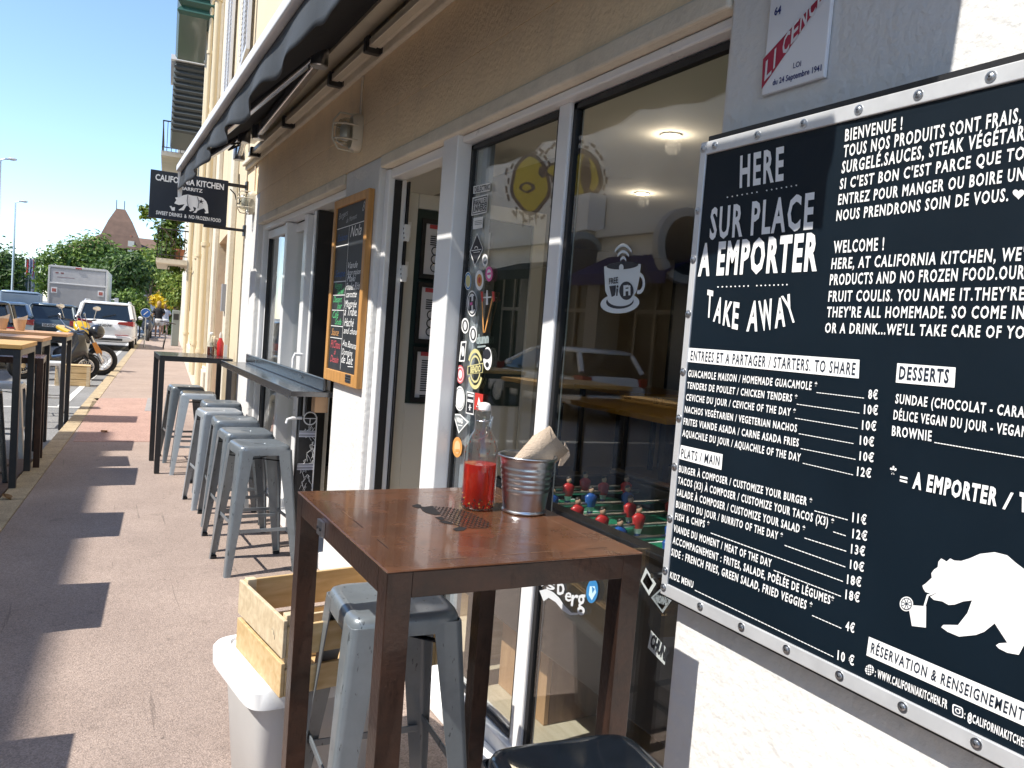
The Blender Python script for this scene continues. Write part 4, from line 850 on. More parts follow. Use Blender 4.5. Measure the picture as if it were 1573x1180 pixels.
m = MB(); m.bx(.497, .504, 1.79, 1.835, 1.03, 1.065, 0); m.tube([(.4965, 1.80, 1.047), (.494, 1.80, 1.047)], .004, 8, 1); m.tube([(.4965, 1.825, 1.047), (.494, 1.825, 1.047)], .004, 8, 1); m.build('clip_plate', [M_galv, M_black], tb)

# bottle of red sauce
bo = thing('sauce_bottle', 'clear swing-top bottle half full of red chilli oil on the rusty table', 'bottle', (.905, 1.815, TZ))
c = (.905, 1.815, TZ + .001)
m = MB(); m.lathe([(.030, 0), (.040, .002), (.0435, .008), (.0435, .145), (.041, .160), (.032, .185), (.022, .202), (.0165, .215), (.0155, .240), (.019, .242), (.019, .252), (.0155, .254)], c, 32); m.build('glass', glass('bottle_glass', (.93, .95, .93), 1.6), bo, smooth=True)
liq = mat('chilli_oil', (.62, .022, .006), .1, coat=.3); b_ = liq.node_tree.nodes['Principled BSDF']; b_.inputs['Transmission Weight'].default_value = .5; b_.inputs['IOR'].default_value = 1.2
b_.inputs['Emission Strength'].default_value = 0
m = MB(); m.lathe([(.028, .004), (.038, .005), (.0415, .010), (.0415, .116), (.0, .1165)], c, 32); m.build('liquid', liq, bo, smooth=True)
m = MB()
for k in range(140):
    a, r, z = R_.uniform(0, 6.28), .0418, .006 + abs(R_.gauss(0, .012))
    m.ball((c[0] + r * cos(a), c[1] + r * sin(a), c[2] + z), R_.uniform(.0012, .0026), 6, 4, 0 if R_.random() < .7 else 1)
for k in range(26):
    a, z = R_.uniform(0, 6.28), R_.uniform(.125, .20); r = .0425 if z < .15 else .0425 - (z - .15) * .42; m.ball((c[0] + r * cos(a), c[1] + r * sin(a), c[2] + z), (.0012, .0012, R_.uniform(.0012, .003)), 6, 4, 2)
m.build('chilli_seeds', [mat('seed_dark', (.03, .008, .004), .5), mat('seed_gold', (.5, .28, .05), .5), mat('chilli_flake', (.35, .05, .02), .5)], bo)
m = MB(); m.lathe([(.0135, .252), (.0165, .255), (.0165, .266), (.012, .272), (.004, .274)], c, 20); m.build('stopper', mat('ceramic_white', (.8, .79, .76), .3, coat=.4), bo, smooth=True)
m = MB()
for sx in (-1, 1): m.tube([(c[0] + sx * .019, c[1], c[2] + .264), (c[0] + sx * .023, c[1] + .006, c[2] + .245), (c[0] + sx * .019, c[1] + .008, c[2] + .218), (c[0] + sx * .021, c[1] + .012, c[2] + .19), (c[0] + sx * .012, c[1] + .03, c[2] + .175)], .0013, 6)
m.tube([(c[0] - .012, c[1] + .03, c[2] + .175), (c[0] + .012, c[1] + .03, c[2] + .175)], .0013, 6); m.torus((c[0], c[1], c[2] + .226), .0168, .0014, n=24, m=6); m.tube([(c[0] + .021, c[1] + .012, c[2] + .21), (c[0] + .03, c[1] + .012, c[2] + .235), (c[0] + .026, c[1] + .012, c[2] + .2)], .004, 6)
m.build('wire', M_galv, bo)
# zinc bucket with paper napkins
bk = thing('zinc_bucket', 'small ribbed zinc bucket holding napkins on the rusty table', 'bucket', (1.015, 1.755, TZ))
c = (1.012, 1.76, TZ + .001); pr = [(.0, .0005), (.056, .0005), (.0575, .002), (.0575, .006), (.0545, .008)]
for k in range(30):
    t = k / 29; z = .01 + .128 * t; r = .055 + .016 * t
    if .35 < t < .88: r += .0014 * sin((t - .35) / .53 * 5 * 2 * pi)
    pr.append((r, z))
pr += [(.072, .141), (.0765, .142), (.0775, .145), (.0755, .148), (.072, .146), (.070, .138), (.053, .012), (.0, .011)]
m = MB(); m.lathe(pr, c, 40); m.build('body', M_galv, bk, smooth='all')
nk = thing('napkins', 'folded brown paper napkins sticking up from the zinc bucket', 'napkins', (1.012, 1.76, TZ + .05))
M_nap = mat('kraft_napkin', (.52, .41, .31), .9, var=.1, vscale=40, bump=.4, bscale=260)
P = lambda u, v, y: YP(u, v, y)
for k in range(6):
    y = 1.742 + k * .008
    pts = [(785 + k, 716), (788 - .5 * k, 706), (803, 689 - k * .4), (822, 671), (843 + k * .6, 654 + k * .5), (857, 672 + k * .4), (871 + k * .5, 690 + k * .5), (864, 701), (847, 716)]
    base = [P(u, v, y) for u, v in pts]; m = MB()
    for q_, p in enumerate(base): p.y += .05 * (p.x - base[4].x) + (.012 if q_ in (3, 5) else 0) + .004 * sin(k * 2.1 + q_)
    n_ = len(base); cen = sum(base, Vector()) / n_ + Vector((0, -.003, 0))
    m.add(base + [cen], [(q_, (q_ + 1) % n_, n_) for q_ in range(n_)]); o_ = m.build('napkin', M_nap, nk, smooth='all'); md = o_.modifiers.new('sol', 'SOLIDIFY'); md.thickness = .0016
m = MB(); base = [P(u, v, 1.80) for u, v in ((858, 716), (866, 690), (868, 680), (874, 691), (876, 700), (864, 716))]; m.prism(base, (0, .002, 0)); m.build('napkin', M_nap, nk)

# ================================================================== STORAGE BIN AND CRATE
bn = thing('storage_bin', 'grey plastic bin with a white overhanging lid beside the rusty table', 'bin', (.68, 2.5, 0))
RZ = radians(-8); cc = Vector((.70, 2.56, 0)); rm = Matrix.Rotation(radians(8), 3, 'Z')
def rl(a, b, e, z): return [cc + rm @ p for p in sup(a, b, e, 40, z)]
m = MB(); m.loft([rl(.20, .15, 8, .003), rl(.205, .155, 8, .01), rl(.235, .19, 8, .39), rl(.235, .19, 8, .40)]); m.build('body', mat('grey_plastic', (.5, .49, .48), .45, var=.05), bn, smooth=True)
m = MB(); m.loft([rl(.262, .222, 8, .37), rl(.27, .23, 8, .374), rl(.272, .232, 8, .425), rl(.262, .222, 8, .44), rl(.24, .20, 8, .445), rl(.225, .187, 8, .447), rl(.22, .182, 8, .440), rl(.19, .152, 8, .440)]); m.build('lid', mat('white_plastic', (.8, .8, .79), .35, var=.03), bn, smooth=True)
cr = thing('wooden_crate', 'open pine crate of wide slats standing on the white bin lid', 'crate', (.76, 2.5, .44))
cw, cd, z0 = .50, .38, .449; O = Vector((.535, 2.235, 0)); r2 = Matrix.Rotation(radians(8), 3, 'Z')
def slat(x0, x1, y0, y1, za, zb, mt, nm='slat'):
    m_ = MB(); a = O + r2 @ Vector(((x0 + x1) / 2, (y0 + y1) / 2, 0)); m_.box((a.x, a.y, (za + zb) / 2), (x1 - x0, y1 - y0, zb - za), radians(8)); return m_.build(nm, mt, cr, bevel=.002)
for za, zb, mt in ((z0, z0 + .10, M_pine2), (z0 + .115, z0 + .225, M_pine)):
    slat(-.012, 0, -.012, cd + .012, za, zb, mt); slat(cw, cw + .012, -.012, cd + .012, za, zb, mt)
    slat(.001, cw - .001, -.012, 0, za, zb - .02, mt if za == z0 else M_pine2); slat(.001, cw - .001, cd, cd + .012, za, zb, M_pine2)
for x in (.001, cw - .031):
    for y in (.001, cd - .031): slat(x, x + .03, y, y + .03, z0, z0 + .235, M_pine, 'corner_post')
for k in range(5): slat(.032 + k * .088, .032 + k * .088 + .08, .001, cd - .001, z0 + .001, z0 + .01, M_pine2, 'base_board')
slat(.05, .062, .032, cd - .032, z0 + .011, z0 + .14, M_pine2, 'divider'); slat(.063, cw - .04, .20, .212, z0 + .011, z0 + .15, M_pine, 'divider')
m = MB(); 
for k in range(3):
    p = O + r2 @ Vector((-.0125, .05 + .012 * k, 0)); m.bar((p.x, p.y, z0 + .15 + .01 * k), (p.x + .001, p.y + .006, z0 + .19 - .006 * k), .001, .003)
m.build('pencil_mark', M_dark_ink, cr)

# ================================================================== COUNTER, CORNER TABLE, SCRIBBLED PANEL
ct = thing('counter_shelf', 'long stainless steel counter shelf under the serving window', 'counter', (1.2, 6, 1.1))
m = MB(); m.bx(1.07, 1.335, 4.70, 7.45, 1.075, 1.105); m.bx(1.065, 1.0699, 4.695, 7.45, 1.06, 1.112); m.build('shelf', M_ledge, ct, bevel=.01, seg=3)
m = MB(); m.bx(1.27, 1.29, 4.74, 7.42, 1.106, 1.185); m.build('upstand', M_ledge, ct, bevel=.006)
for y in (5.45, 6.75):
    m = MB(); m.tube([(1.286, y, 1.01), (1.31, y, 1.01), (1.31, y, .1)], .018, 10); m.build('leg', M_blackmetal, ct)
m = MB(); m.bx(1.22, 1.299, 4.72, 4.80, .98, 1.074); m.build('bracket', M_ply, ct)
for y in (6.9, 5.3): 
    m = MB(); m.tube([(1.265, y, 1.15), (1.26, y, 1.15)], .012, 12); m.build('bolt', M_galv, ct)
ft = steel_table('black steel corner table at the far end of the counter', .60, 1.24, 7.93, 8.66, 1.10, mat('black_lacquer_top', (.03, .03, .032), .25, coat=.3), M_blackmetal, t=.045, seam=False)
def bottle(nm, lab, x, y, z, pr, mt, cap, capz, capr, grp=None):
    o = thing(nm, lab, 'bottle', (x, y, z), 0, grp); m_ = MB(); m_.lathe(pr, (x, y, z + .001), 18); m_.build('body', mt, o, smooth=True)
    m_ = MB(); m_.lathe([(capr, capz), (capr, capz + .03), (capr * .35, capz + .06)], (x, y, z + .001), 14); m_.build('cap', cap, o, smooth=True); return o
M_ket = mat('ketchup_red', (.5, .02, .02), .3, coat=.3); M_brown = mat('brown_sauce', (.10, .02, .012), .2, coat=.4)
bottle('squeeze_bottle', 'red ketchup squeeze bottle on the black corner table', 1.185, 8.40, 1.1, [(.03, 0), (.033, .01), (.033, .13), (.02, .16), (.016, .18)], M_ket, mat('cap_cream', (.6, .55, .5), .4), .18, .016)
o = thing('sauce_bottle', 'brown sauce bottle with a clear neck on the black corner table', 'bottle', (1.10, 8.42, 1.1)); m = MB(); m.lathe([(.032, 0), (.034, .008), (.034, .085), (.0, .086)], (1.10, 8.42, 1.101), 18); m.build('sauce', M_brown, o, smooth=True)
m = MB(); m.lathe([(.036, 0), (.036, .13), (.026, .16), (.016, .185), (.016, .21)], (1.10, 8.42, 1.101), 20); m.build('glass', glass('bottle_glass'), o, smooth=True); m = MB(); m.lathe([(.018, .21), (.018, .225), (.01, .23)], (1.10, 8.42, 1.101), 14); m.build('cap', M_white, o)
o = thing('napkin_glass', 'tumbler stuffed with crumpled cream napkins between the sauce bottles', 'napkins', (1.14, 8.47, 1.1)); m = MB(); m.lathe([(.03, 0), (.036, .005), (.042, .12), (.039, .12), (.033, .008)], (1.14, 8.47, 1.101), 18); m.build('tumbler', glass('bottle_glass'), o, smooth=True)
m = MB()
for k in range(5): m.ball((1.14 + R_.uniform(-.025, .025), 8.47 + R_.uniform(-.02, .02), 1.2 + R_.uniform(0, .07)), (.02, .02, .05), 7, 5)
m.build('napkins', mat('cream_napkin', (.66, .56, .42), .9), o)
o = thing('price_card', 'small white card standing on the black corner table by the wall', 'card', (1.225, 8.3, 1.1)); m = MB(); m.bx(1.205, 1.235, 8.28, 8.283, 1.1005, 1.22); m.build('card', M_white, o)
sp = thing('folded_windbreak', 'black folded windbreak with white scribbles and two white straps by the doorway', 'windbreak', (1.3, 5.05, 0))
Y = 5.0; a, b = YP(464, 640, Y), YP(487, 640, Y); w_ = b.x - a.x
m = MB(); m.bx(a.x - .01, b.x, Y, Y + .04, .004, a.z); m.build('panel', M_blackmetal, sp, bevel=.004)
m = MB(); m.bx(a.x - .012, b.x + .002, Y - .004, Y - .001, a.z - .13, a.z - .09, 0); m.bx(a.x - .012, b.x + .002, Y - .004, Y - .001, a.z - .34, a.z - .30, 0)
for d in (.095, .115): m.bx(a.x - .013, b.x + .003, Y - .005, Y - .0041, a.z - d - .004, a.z - d, 1); m.bx(a.x - .013, b.x + .003, Y - .005, Y - .0041, a.z - d - .214, a.z - d - .21, 1)
m.build('strap', [mat('strap_white', (.6, .6, .66), .7), M_dark_ink], sp)
m = MB()
for k in range(34):
    x = R_.uniform(a.x + .03, b.x - .005); z = R_.uniform(.3, a.z - .03); pts = [Vector((x, Y - .002, z))]
    for j in range(6): pts.append(pts[-1] + Vector((R_.uniform(-.018, .018), 0, R_.uniform(-.03, .012))))
    for p in pts: p.x = min(max(p.x, a.x + .01), b.x - .004)
    m.tube(pts, .0014, 4)
m.build('scribble', M_white_ink, sp)
m = MB(); m.bx(b.x - .006, b.x + .001, Y - .006, Y - .0045, .004, a.z); m.torus((b.x - .045, Y - .01, a.z - .01), .04, .004, (0, 1, 0), 24, 6); m.tube([(b.x - .085, Y - .01, a.z - .01), (b.x - .005, Y - .01, a.z - .01)], .003, 6); m.tube([(b.x - .045, Y - .01, a.z - .05), (b.x - .045, Y - .01, a.z - .01)], .003, 6)
m.tube([(a.x, Y, a.z - .01), (a.x - .06, Y, a.z - .01), (a.x - .09, Y, a.z - .02), (a.x - .095, Y, a.z - .045)], .009, 8); m.build('hoop', M_white, sp)

# ================================================================== LEFT ROW OF HIGH TABLES
GT = 'wooden topped tables along the kerb'
def wt(lab, xr, y0, h, mt, z0=0., ln_=.95, wy=.66):
    o = steel_table(lab, xr - ln_, xr, y0, y0 + wy, h, mt, M_blackmetal, t=.05, z0=z0, group=GT, seam=False, topth=.035); o.rotation_euler = (0, 0, radians(-4.6)); return o
wt('nearest wooden topped high table at the left edge, orange planks', -.42, 7.42, 1.155, M_plank_or, wy=.78)
wt('second wooden topped high table from the left edge, pinkish planks', -.36, 9.22, 1.14, M_plankbrown)
wt('farthest wooden topped high table by the kerb, with paper cones on it', -.19, 11.45, 1.115, M_plankbrown, ZR)
for y, x in ((5.75, -.60), (4.1, -.73), (2.4, -.88)): wt('high table outside the left edge whose shadow falls on the pavement', x, y, 1.155, M_plank_or)
steel_table('low rusty steel table between the two nearest wooden topped tables', -.98, -.33, 8.28, 8.84, 1.0, M_rusttop, M_rust, t=.05, seam=False)
for lab, px in (('brown paper napkin cone on the farthest wooden table', (30, 507)), ('brown paper napkin cone at the left edge of the farthest wooden table', (2, 506))):
    p = YP(*px, 11.75); p.z = 1.1155; o = thing('napkin_holder', lab, 'napkin holder', p, 0, 'paper cones on the wooden table')
    m = MB(); m.lathe([(.05, 0), (.055, .004), (.075, .14), (.07, .14), (.05, .01)], p, 20); m.build('pot', mat('kraft_pot', (.55, .38, .24), .7), o, smooth=True)
    m = MB(); m.prism([p + Vector(q) for q in ((-.07, 0, .10), (.07, 0, .10), (.085, 0, .2), (.03, .01, .17), (-.05, .01, .15))], (0, .03, 0)); m.build('napkins', M_nap, o)
st_w = make_stool(M_stoolwhite, M_stoolwhite, 'white metal stool between the wooden tables on the roadway', 'stools at the wooden tables'); st_w.location = (-.42, 13.0, ZR); st_w.rotation_euler = (0, 0, .1)
dup(st_k, 'dark metal stool under the nearest wooden table at the left edge', (-.76, 7.86, -.008), .1)['group'] = 'stools at the wooden tables'
dup(st_w, 'second white metal stool, half hidden behind the rusty table legs', (-.70, 9.5, ZR), -.1)['group'] = 'stools at the wooden tables'
# crate at the roadside
c2 = thing('wooden_crate', 'closed pine crate on the roadway below the motorcycle', 'crate', (-.15, 17.6, ZR))
m = MB(); 
for k in range(3): 
    z = ZR + .012 + k * .125; m.bx(-.50, .10, 17.45, 17.465, z, z + .115); m.bx(-.50, .10, 17.835, 17.85, z, z + .115); m.bx(.085, .10, 17.466, 17.834, z, z + .115); m.bx(-.50, -.485, 17.466, 17.834, z, z + .115)
m.build('side', M_pine2, c2, bevel=.003)
for x in (-.49, .03): m = MB(); m.bx(x, x + .06, 17.436, 17.449, ZR, ZR + .385); m.build('batten', M_pine, c2)
m = MB(); m.bx(-.5, .1, 17.45, 17.85, ZR + .39, ZR + .405); m.build('lid', M_pine2, c2)

# ================================================================== INSIDE THE RESTAURANT
fb = thing('foosball_table', 'black foosball table with a green pitch behind the glass', 'foosball table', (1.9, 1.8, .05))
fx0, fx1, fy0, fy1 = 1.465, 2.22, 1.50, 3.0
M_fb = mat('foosball_black', (.014, .014, .016), .35, coat=.2)
m = MB(); m.bx(fx0, fx0 + .03, fy0, fy1, .42, .925); m.bx(fx1 - .03, fx1, fy0, fy1, .42, .925); m.bx(fx0 + .03, fx1 - .03, fy0, fy0 + .03, .42, .925); m.bx(fx0 + .03, fx1 - .03, fy1 - .03, fy1, .42, .925); m.bx(fx0 + .03, fx1 - .03, fy0 + .03, fy1 - .03, .42, .45); m.build('body', M_fb, fb, bevel=.006)
m = MB(); m.bx(fx0 - .02, fx0 + .04, fy0 - .02, fy1 + .02, .927, .947); m.bx(fx1 - .04, fx1 + .02, fy0 - .02, fy1 + .02, .927, .947); m.build('rim', M_fb, fb, bevel=.005)
m = MB(); m.bx(fx0 + .031, fx1 - .031, fy0 + .031, fy1 - .031, .80, .82, 0)
for y in (2.25,): m.bx(fx0 + .031, fx1 - .031, y - .006, y + .006, .8205, .8215, 1)
for k in range(24):
    a, b = 2 * pi * k / 24, 2 * pi * (k + 1) / 24; cc_ = Vector((1.86, 2.25, .8218)); m.poly([cc_ + Vector((r * cos(t), r * sin(t), 0)) for r, t in ((.10, a), (.10, b), (.09, b), (.09, a))], 1)
for y0, y1 in ((fy0 + .04, fy0 + .28), (fy1 - .28, fy1 - .04)): m.bx(1.64, 2.08, y0, y0 + .008, .8205, .8215, 1); m.bx(1.64, 2.08, y1 - .008, y1, .8205, .8215, 1)
m.build('pitch', [mat('pitch_green', (.02, .22, .12), .35), M_white_ink], fb)
for x in (fx0 + .05, fx1 - .05):
    for y in (fy0 + .07, fy1 - .07): m = MB(); m.bx(x - .04, x + .04, y - .05, y + .05, .051, .419); m.build('leg', M_fb, fb, bevel=.005)
def player(shirt, x, y):
    m_ = MB(); prof = [(.000, .82 + .012, 1, 1), (.012, .833, 1, .7), (.013, .855, 1, .7), (.016, .872, 1, .8), (.018, .874, 1.1, .8), (.022, .895, 1.15, .75), (.024, .915, 1.2, .7), (.016, .925, 1.1, .7), (.008, .929, 1, 1)]
    def seg(i0, i1, mi):
        m_.loft([[Vector((x + r * a * cos(2 * pi * k / 12), y + r * b * sin(2 * pi * k / 12), z)) for k in range(12)] for r, z, a, b in prof[i0:i1 + 1]], mi)
    seg(0, 2, 3); seg(2, 4, 1); seg(4, 8, 0); m_.ball((x, y, .941), (.011, .0115, .014), 10, 8, 2); m_.ball((x, y + .002, .948), (.0118, .011, .010), 10, 6, 4)
    return m_.build('player', [shirt, mat('toy_white', (.7, .7, .68), .4), mat('toy_skin', (.62, .38, .26), .5), mat('toy_navy', (.05, .08, .25), .4), mat('toy_hair', (.02, .015, .01), .5)], fb, smooth=True)
M_rp, M_bp = mat('toy_red', (.55, .03, .03), .35, coat=.3), mat('toy_blue', (.02, .10, .38), .35, coat=.3)
pr_ = {0: None, 1: None}
rods = [(2.90, 0, (1.97, 1.7)), (2.80, 0, (1.82, 2.0, 2.12)), (2.60, 1, (1.62, 1.80, 1.98)), (2.42, 0, (1.62, 1.86, 2.06)), (2.26, 0, (1.62, 1.78, 1.96)), (2.10, 1, (1.58, 1.80, 1.94, 2.06)), (1.94, 1, (1.66, 1.82, 2.0)), (1.74, 0, (1.7, 1.95))]
for y, col_, xs in rods:
    m = MB(); m.tube([(fx0 - .03, y, .885), (fx1 + .16, y, .885)], .008, 10, 0); m.tube([(fx1 + .05, y, .885), (fx1 + .16, y, .885)], .014, 10, 1); m.build('rod', [M_galv, M_black], fb)
    for x in xs:
        if pr_[col_] is None: pr_[col_] = (player((M_rp, M_bp)[col_], x, y), x, y)
        else: s0, X0, Y0 = pr_[col_]; q = s0.copy(); q.parent = fb; COL.objects.link(q); q.location = (x - X0, y - Y0, 0)
m = MB()
for u, v in ((940, 952), (934, 1006)):
    p = F(u, v, fx0 - .002); m.torus(p, .024, .006, (1, 0, 0), 20, 6)
m.build('coin_ring', M_galv, fb)
m = MB()
def fs(u, v, l=0.): return F(u, v, fx0 - .0015 - l)
m.poly([fs(992, 872), fs(1008, 897), fs(997, 915), fs(984, 893)], 0); m.poly([fs(994, 880), fs(1003, 896), fs(996, 907), fs(987, 893)], 1)
m.poly([fs(1000, 918), fs(1016, 903), fs(1032, 922), fs(1018, 942)], 2); m.poly([fs(1003, 918), fs(1016, 907), fs(1028, 922), fs(1017, 937)], 1); 
m.poly([fs(1000, 968), fs(1025, 997), fs(1021, 1022), fs(995, 995)], 0); text(m, 'CHUNK', fs(998, 990, .001), fs(1026, 1020, .001), fs(1002, 974, .001), 1, bold=.06); text(m, 'NOMAD', fs(1007, 925, .001), fs(1026, 930, .001), fs(1009, 914, .001), 2, bold=.05)
m.build('sticker', [M_white_ink, M_dark_ink, mat('sticker_silver', (.4, .42, .44), .5)], fb)
cbn = thing('wooden_cabinet', 'low wooden cabinet with a pale plywood end behind the glass', 'cabinet', (1.9, 2.7, .05))
m = MB(); m.bx(1.62, 2.0, 2.50, 2.88, .052, .385); m.build('body', wood('dark_board', (.14, .08, .05), (.24, .15, .09), (8, 8, 1)), cbn, bevel=.004)
m = MB(); m.bx(1.60, 2.03, 2.47, 2.9, .387, .41); m.build('top', M_pine, cbn, bevel=.003)
m = MB(); m.bx(1.60, 1.618, 2.50, 2.88, .052, .386); m.build('end_panel', M_ply, cbn)
for i, (x0, x1, y0, y1) in enumerate(((3.55, 4.35, 4.3, 5.9), (4.9, 6.1, 6.6, 7.6), (3.4, 4.4, 2.4, 3.6))):
    o = thing('dining_table', ['long yellow high table in the dim room behind the glass', 'yellow high table far back in the dim room', 'nearest yellow high table in the dim room behind the cup sticker'][i], 'table', ((x0 + x1) / 2, (y0 + y1) / 2, .05), 0, 'yellow tables inside')
    m = MB(); m.bx(x0, x1, y0, y1, 1.0, 1.04); m.build('tabletop', mat('yellow_wood', (.62, .36, .06), .35, var=.1), o, bevel=.004)
    for x in (x0 + .05, x1 - .1):
        for y in (y0 + .05, y1 - .1): m = MB(); m.bx(x, x + .05, y, y + .05, .051, .999); m.build('leg', M_blackmetal, o)
o = thing('wooden_bench', 'pale wooden bench and step just inside the window', 'bench', (1.75, 3.1, .05)); m = MB(); m.bx(1.62, 2.2, 3.1, 3.75, .35, .40); m.build('seat', M_pine, o, bevel=.004)
for y in (3.12, 3.66): m = MB(); m.bx(1.64, 2.18, y, y + .05, .051, .349); m.build('leg', M_pine, o)

# ================================================================== HOUSES ALONG THE STREET
M_creamwall = mat('cream_yellow_render', (.70, .59, .41), .9, stains=(((1.5, 1.5, .15), .55, .8, .2),), var=.08, vscale=1.5, bump=.3, bscale=40)
M_stone = mat('pale_stone', (.72, .66, .54), .85, var=.12, vscale=3, bump=.3, bscale=40)
M_tan = mat('tan_door', (.42, .25, .155), .7, var=.08, vscale=3, bump=.2, bscale=80)
M_tile = mat('clay_tile', (.36, .15, .09), .85, var=.35, vscale=4)
M_pipe = mat('cream_pipe', (.68, .58, .40), .5)
def sbox(mb, s0, s1, o0, o1, z0, z1, mi=0):
    a = [S(s0, o0), S(s1, o0), S(s1, o1), S(s0, o1)]; mb.prism([p + Vector((0, 0, z1)) for p in a], (0, 0, z0 - z1), mi)
h2 = thing('cream_house', 'cream yellow terraced house with drain pipes and a tan doorway, next to the restaurant', 'house', S(8, 0))
m = MB(); sbox(m, .02, 1.5, 0, 5, 0, 9.5); sbox(m, 4.1, 19.5, 0, 5, 0, 9.5); sbox(m, 1.501, 4.099, 0, 5, 2.52, 9.5); sbox(m, 1.501, 4.099, .35, 5, 0, 2.519); m.build('wall', M_creamwall, h2)
m = MB(); sbox(m, 1.52, 4.08, .28, .34, .02, 2.5); dro = m.build('door', M_tan, h2)
m = MB(); sbox(m, 2.75, 2.78, .27, .2801, .05, 2.45); sbox(m, 3.0, 3.05, .22, .2801, 1.0, 1.2); m.build('handle', M_blackmetal, dro)
for s0, s1, nm in ((4.15, 4.75, 'pilaster'), (1.05, 1.45, 'pilaster'), (6.2, 6.9, 'pilaster'), (12.0, 12.8, 'pilaster'), (18.9, 19.5, 'pilaster')):
    m = MB(); sbox(m, s0, s1, -.06, -.003, 0, 9.4); m.build(nm, M_stone, h2, bevel=.01)
m = MB(); sbox(m, 4.8, 19.4, -.10, -.003, 0, .62); m.build('plinth', M_stone, h2, bevel=.015)
for s, r in ((9.0, .055), (8.3, .04), (15.5, .06), (5.5, .05)):
    m = MB(); m.tube([S(s, -.13, z) for z in (.3, 3, 6, 9.4)], r, 12)
    for z in (.9, 2.6, 4.6, 6.4): m.tube([S(s, -.13, z - .03), S(s, -.13, z + .03)], r * 1.35, 12)
    m.build('drain_pipe', M_pipe, h2, smooth=True)
m = MB(); sbox(m, 1.12, 1.3, -.10, -.061, 1.55, 1.85); m.build('meter_plate', mat('grey_plate', (.3, .3, .32), .5), h2)
def shutter(s0, s1, z0, z1, off=-.03, mt=M_white):
    m = MB(); sbox(m, s0, s0 + .05, off - .035, off, z0, z1); sbox(m, s1 - .05, s1, off - .035, off, z0, z1); sbox(m, s0 + .05, s1 - .05, off - .035, off, z0, z0 + .06); sbox(m, s0 + .05, s1 - .05, off - .035, off, z1 - .06, z1)
    n_ = int((z1 - z0 - .12) / .055)
    for k in range(n_):
        z = z0 + .07 + k * .055; a = [S(s0 + .05, off - .03, z), S(s1 - .05, off - .03, z), S(s1 - .05, off - .004, z + .045), S(s0 + .05, off - .004, z + .045)]; m.prism(a, (0, 0, .008))
    m.build('shutter', mt, h2)
for s in (.15, .75): shutter(s, s + .55, 4.1, 6.0)
for s in (2.8, 3.4, 10.5, 11.1): shutter(s, s + .55, 4.1, 6.0)
h3 = thing('corner_house', 'pale house further along with a balcony full of plants and corrugated hoods', 'house', S(28, 0))
m = MB(); sbox(m, 19.52, 36, 0, 6, 0, 9.0); m.build('wall', M_stone, h3)
m = MB(); sbox(m, 19.5, 36.2, -.5, 6.2, 9.0, 9.2); m.build('eave', M_white, h3); m = MB(); sbox(m, 19.6, 36, -.4, 6, 9.2, 9.5); m.build('roof', M_tile, h3)
for zz, lab in ((3.0, 1), (6.1, 2)):
    m = MB(); sbox(m, 17.5, 21.5, -1.0, -.11, zz - .14, zz); b_ = m.build('balcony', M_stone, h2)
    m = MB()
    for a, c in (((17.5, -.98), (21.5, -.98)), ((17.5, -.98), (17.5, -.12))):
        A, B = S(*a, zz), S(*c, zz); m.tube([A + Vector((0, 0, .85)), B + Vector((0, 0, .85))], .02, 6); m.tube([A + Vector((0, 0, .1)), B + Vector((0, 0, .1))], .015, 6)
        n_ = int((B - A).length / .11)
        for k in range(n_ + 1): p = A + (B - A) * k / n_; m.tube([p, p + Vector((0, 0, .85))], .009, 5)
    m.build('railing', M_blackmetal, b_)
def hood(lab, s0, s1, o0, z0, z1, mt, roof):
    o = thing('corrugated_hood', lab, 'window hood', S(s0, 0, z0)); m = MB(); n_ = 12
    loops = []
    for k in range(n_ * 4 + 1):
        z = z0 + (z1 - z0) * k / (n_ * 4); w_ = .035 * sin(2 * pi * k / 4); loops.append([S(s0 - w_, -.02, z), S(s0 - w_, o0 - w_, z), S(s1, o0 - w_, z), S(s1, -.02, z)])
    m.loft(loops, 0, True, True, False)
    vs, fs = m.v, m.f
    ob = m.build('sheet', mt, o); md = ob.modifiers.new('sol', 'SOLIDIFY'); md.thickness = .02
    if roof: m = MB(); sbox(m, s0 - .12, s1 + .1, o0 - .12, -.02, z1 + .04, z1 + .16); m.build('eave', M_white, o); m = MB(); sbox(m, s0 + .1, s1 + .1, o0 + .1, -.02, z1 + .162, z1 + .3); m.build('tiles', M_tile, o)
hood('green corrugated hood high on the cream house', 8.3, 11.2, -.68, 7.0, 9.3, mat('green_sheet', (.02, .075, .06), .4, coat=.2), False)
hood('dark grey corrugated hood under a white eave on the house front', 14.8, 17.2, -.72, 6.15, 7.9, mat('dark_sheet', (.05, .06, .065), .4), True)

# ---- buildings across the road: the tall one shades the near pavement, the lower one mirrors in the glass
def FX(y): return -9.0 + .06 * (y - 7)
op = thing('opposite_building', 'tall plain building across the road outside the left edge', 'building', (-9, 2, 0))
M_opw = mat('opposite_render', (.85, .83, .77), .9, var=.1, vscale=1)
m = MB(); m.prism([(FX(-14) - .0, -14, 12.2), (FX(-14) - 8, -14, 12.2), (FX(9.8) - 8, 9.8, 12.2), (FX(9.8), 9.8, 12.2)], (0, 0, -12.2 + ZR)); m.build('wall', M_opw, op)
for y in range(-12, 9, 3):
    for z in (1.2, 4.4, 7.6): m = MB(); m.bx(FX(y) + .0, FX(y) + .06 + .06 * 1.2, y, y + 1.2, z, z + 1.9); m.build('window', mat('dark_pane', (.02, .025, .03), .1), op)
o2 = thing('shop_row', 'pale shop row across the road with awnings and a round sign, mirrored in the glass', 'building', (-9, 20, 0))
Y0, Y1 = 10.4, 40
